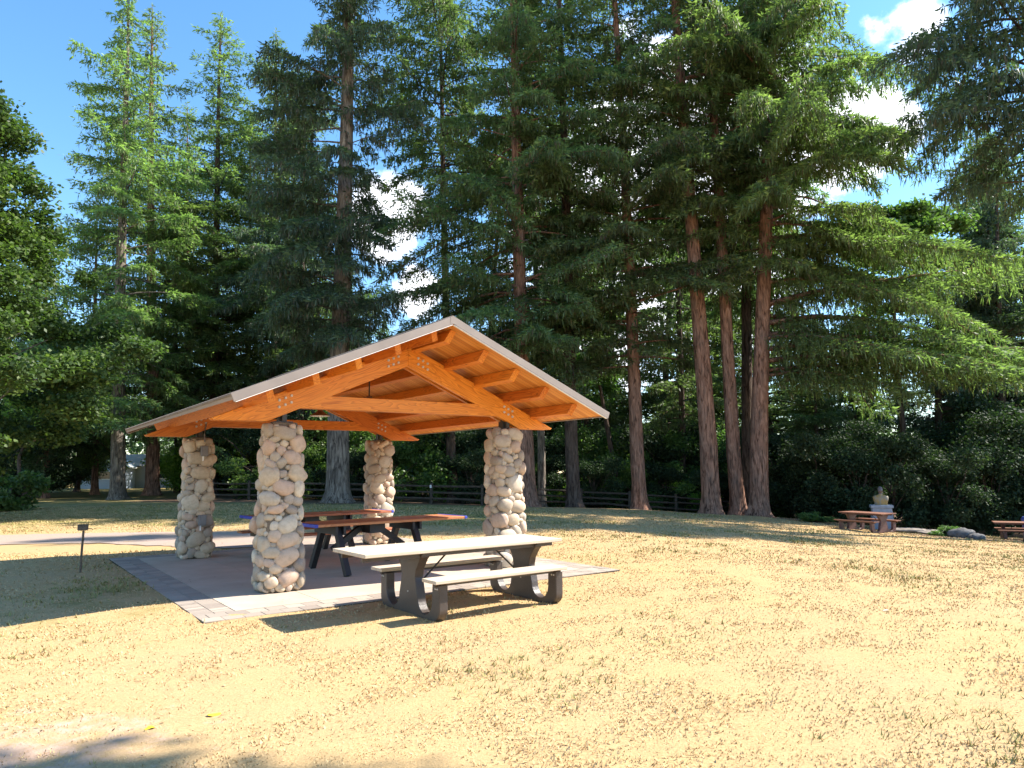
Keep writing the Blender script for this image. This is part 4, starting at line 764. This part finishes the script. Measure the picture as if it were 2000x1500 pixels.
# ------------------------------------------------------------------ grass blades and fallen leaves
r = np.random.default_rng(5); N = 480000
Yb = 3.2 * (1 + r.random(N) ** 1.55 * 10.5); Xb = (r.random(N) * 2 - 1) * (Yb * .9 + 2.5)
ab = Xb * AW[0] + Yb * AW[1]; bb = Xb * BW[0] + Yb * BW[1]; onpad = (ab > a0 + .03 * r.random(N) ** 2) & (ab < a1 - .03 * r.random(N) ** 2) & (bb > b0 + .04 * r.random(N) ** 2) & (bb < b1)
onpath = (Yb > 16.3) & (Yb < 21.7) & (Xb < -5)
keep = ~(onpad | onpath) & (r.random(N) > sstep(Yb, 31, 36) * .93 * sstep(Xb, -14, -8)); Xb, Yb = Xb[keep], Yb[keep]; N = len(Xb)
def vnoise(x, y, s, sd):
    q = np.random.default_rng(sd); G = q.random((128, 128)); x = x / s + 40; y = y / s + 40; xi = np.floor(x).astype(int); yi = np.floor(y).astype(int); fx_ = x - xi; fy_ = y - yi; fx_ = fx_ ** 2 * (3 - 2 * fx_); fy_ = fy_ ** 2 * (3 - 2 * fy_)
    g = lambda a, b: G[a % 128, b % 128]
    return (g(xi, yi) * (1 - fx_) + g(xi + 1, yi) * fx_) * (1 - fy_) + (g(xi, yi + 1) * (1 - fx_) + g(xi + 1, yi + 1) * fx_) * fy_
cl = vnoise(Xb, Yb, .05, 1) * .4 + vnoise(Xb, Yb, .3, 2) * .3 + vnoise(Xb, Yb, 1.6, 3) * .3
bare = .5 * np.exp(-(((Xb + 3.1) / 1.3) ** 2 + ((Yb - 4.4) / 1.0) ** 2))
keep = r.random(N) < np.clip((cl - .30 - bare * .35) * 4 + .25, .06, 1); Xb, Yb, cl = Xb[keep], Yb[keep], cl[keep]; N = len(Xb)
grn = (vnoise(Xb, Yb, .06, 7) * .42 + vnoise(Xb, Yb, .35, 9) * .23 + vnoise(Xb, Yb, 1.5, 8) * .35) + .12 * np.exp(-(((Xb + 5.6) / 2.6) ** 2 + ((Yb - 9.7) / 2.4) ** 2))
isg = grn > .665; tn = np.where(isg, np.clip(r.normal(.2, .12, N), 0, .4), np.clip(r.normal(.72, .17, N), .4, 1))
hgt = np.where(isg, r.uniform(.02, .05, N), r.uniform(.008, .021, N)) * (1 + .02 * Yb); wd = (.0022 + .0007 * Yb) * r.uniform(.6, 1.3, N)
an = r.random(N) * 2 * PI; ln = r.uniform(.3, 1.6, N); base = np.stack([Xb, Yb, gz(Xb, Yb) - .004], 1); tip = base + np.stack([np.cos(an) * hgt * ln, np.sin(an) * hgt * ln, hgt], 1)
sd_ = np.stack([-np.sin(an), np.cos(an), np.zeros(N)], 1) * wd[:, None]
V = np.stack([base - sd_, base + sd_, tip], 1).reshape(-1, 3)
tag(link('grass', mesh_np('grass', V, np.arange(N * 3).reshape(-1, 3), tn), M['blade']), 'dry straw coloured grass with green tufts covering the lawn', 'grass', kind='stuff')
r = np.random.default_rng(15); n = 900; Yl = 3.4 * (1 + r.random(n) ** 1.4 * 5); Xl = (r.random(n) * 2 - 1) * (Yl * .8 + 1); an = r.random(n) * 2 * PI; ll = r.uniform(.012, .035, n) * (1 + .03 * Yl)
dd = unit(np.stack([np.cos(an), np.sin(an), r.normal(.1, .25, n)], 1)); V = rhomb(np.stack([Xl, Yl, gz(Xl, Yl) + .014], 1), dd, unit(r.normal(0, .35, (n, 3)) + (0, 0, 1)), ll, ll * r.uniform(.25, .7, n)); ab = V[:, 0] * AW[0] + V[:, 1] * AW[1]; bb = V[:, 0] * BW[0] + V[:, 1] * BW[1]; rpx = None; V[:, 2] = np.where((ab > a0 - .05) & (ab < a1 + .05) & (bb > b0 - .05) & (bb < b1 + .05), .012, V[:, 2])
m = Mat('dead_leaf_litter', .8, .1); m.col(m.ramp(m.attr(), [(0, (.05, .032, .02)), (.5, (.16, .09, .045)), (.85, (.34, .22, .11)), (1, (.6, .5, .36))]))
tag(link('leaf_litter', mesh_np('leaf_litter', V, np.arange(n * 4).reshape(-1, 4), r.random(n)), m.m), 'scattered brown leaf litter and bark crumbs on the lawn', 'leaf litter', kind='stuff')
def ground_px(px, py):
    d = RM @ np.array([(px - 1000) / F, -(py - 750) / F, -1.0]); z_ = 0
    for _ in range(20): P_ = EYE + d * (z_ - 1.6) / d[2]; z_ = gz(P_[0], P_[1])
    return P_
for px, py, mt, lab, s in ((417, 1397, 'yleaf', 'yellow fallen leaf on the grass, right one of two', .05), (293, 1423, 'yleaf', 'yellow fallen leaf on the grass, left one of two', .04), (1731, 1193, 'pleaf', 'pale curled leaf on the right part of the lawn', .05)):
    p = ground_px(px, py); bm = bmesh.new(); n = 12; vs = []
    for i in range(n):
        a = 2 * PI * i / n; rr = s * (.6 + .4 * abs(math.cos(a * 1.5))); vs.append(bm.verts.new((rr * math.cos(a), rr * math.sin(a), -.002 + .22 * rr * math.sin(a) ** 2)))
    cc = bm.verts.new((0, 0, .006))
    for i in range(n): bm.faces.new((vs[i], vs[(i + 1) % n], cc))
    o = link('fallen_leaf', bm_mesh(bm, 'fallen_leaf'), M[mt]); o.location = (p[0], p[1], p[2] + .004); o.rotation_euler = (.08, .05, px); tag(o, lab, 'leaf')
print('needle quads', stats)
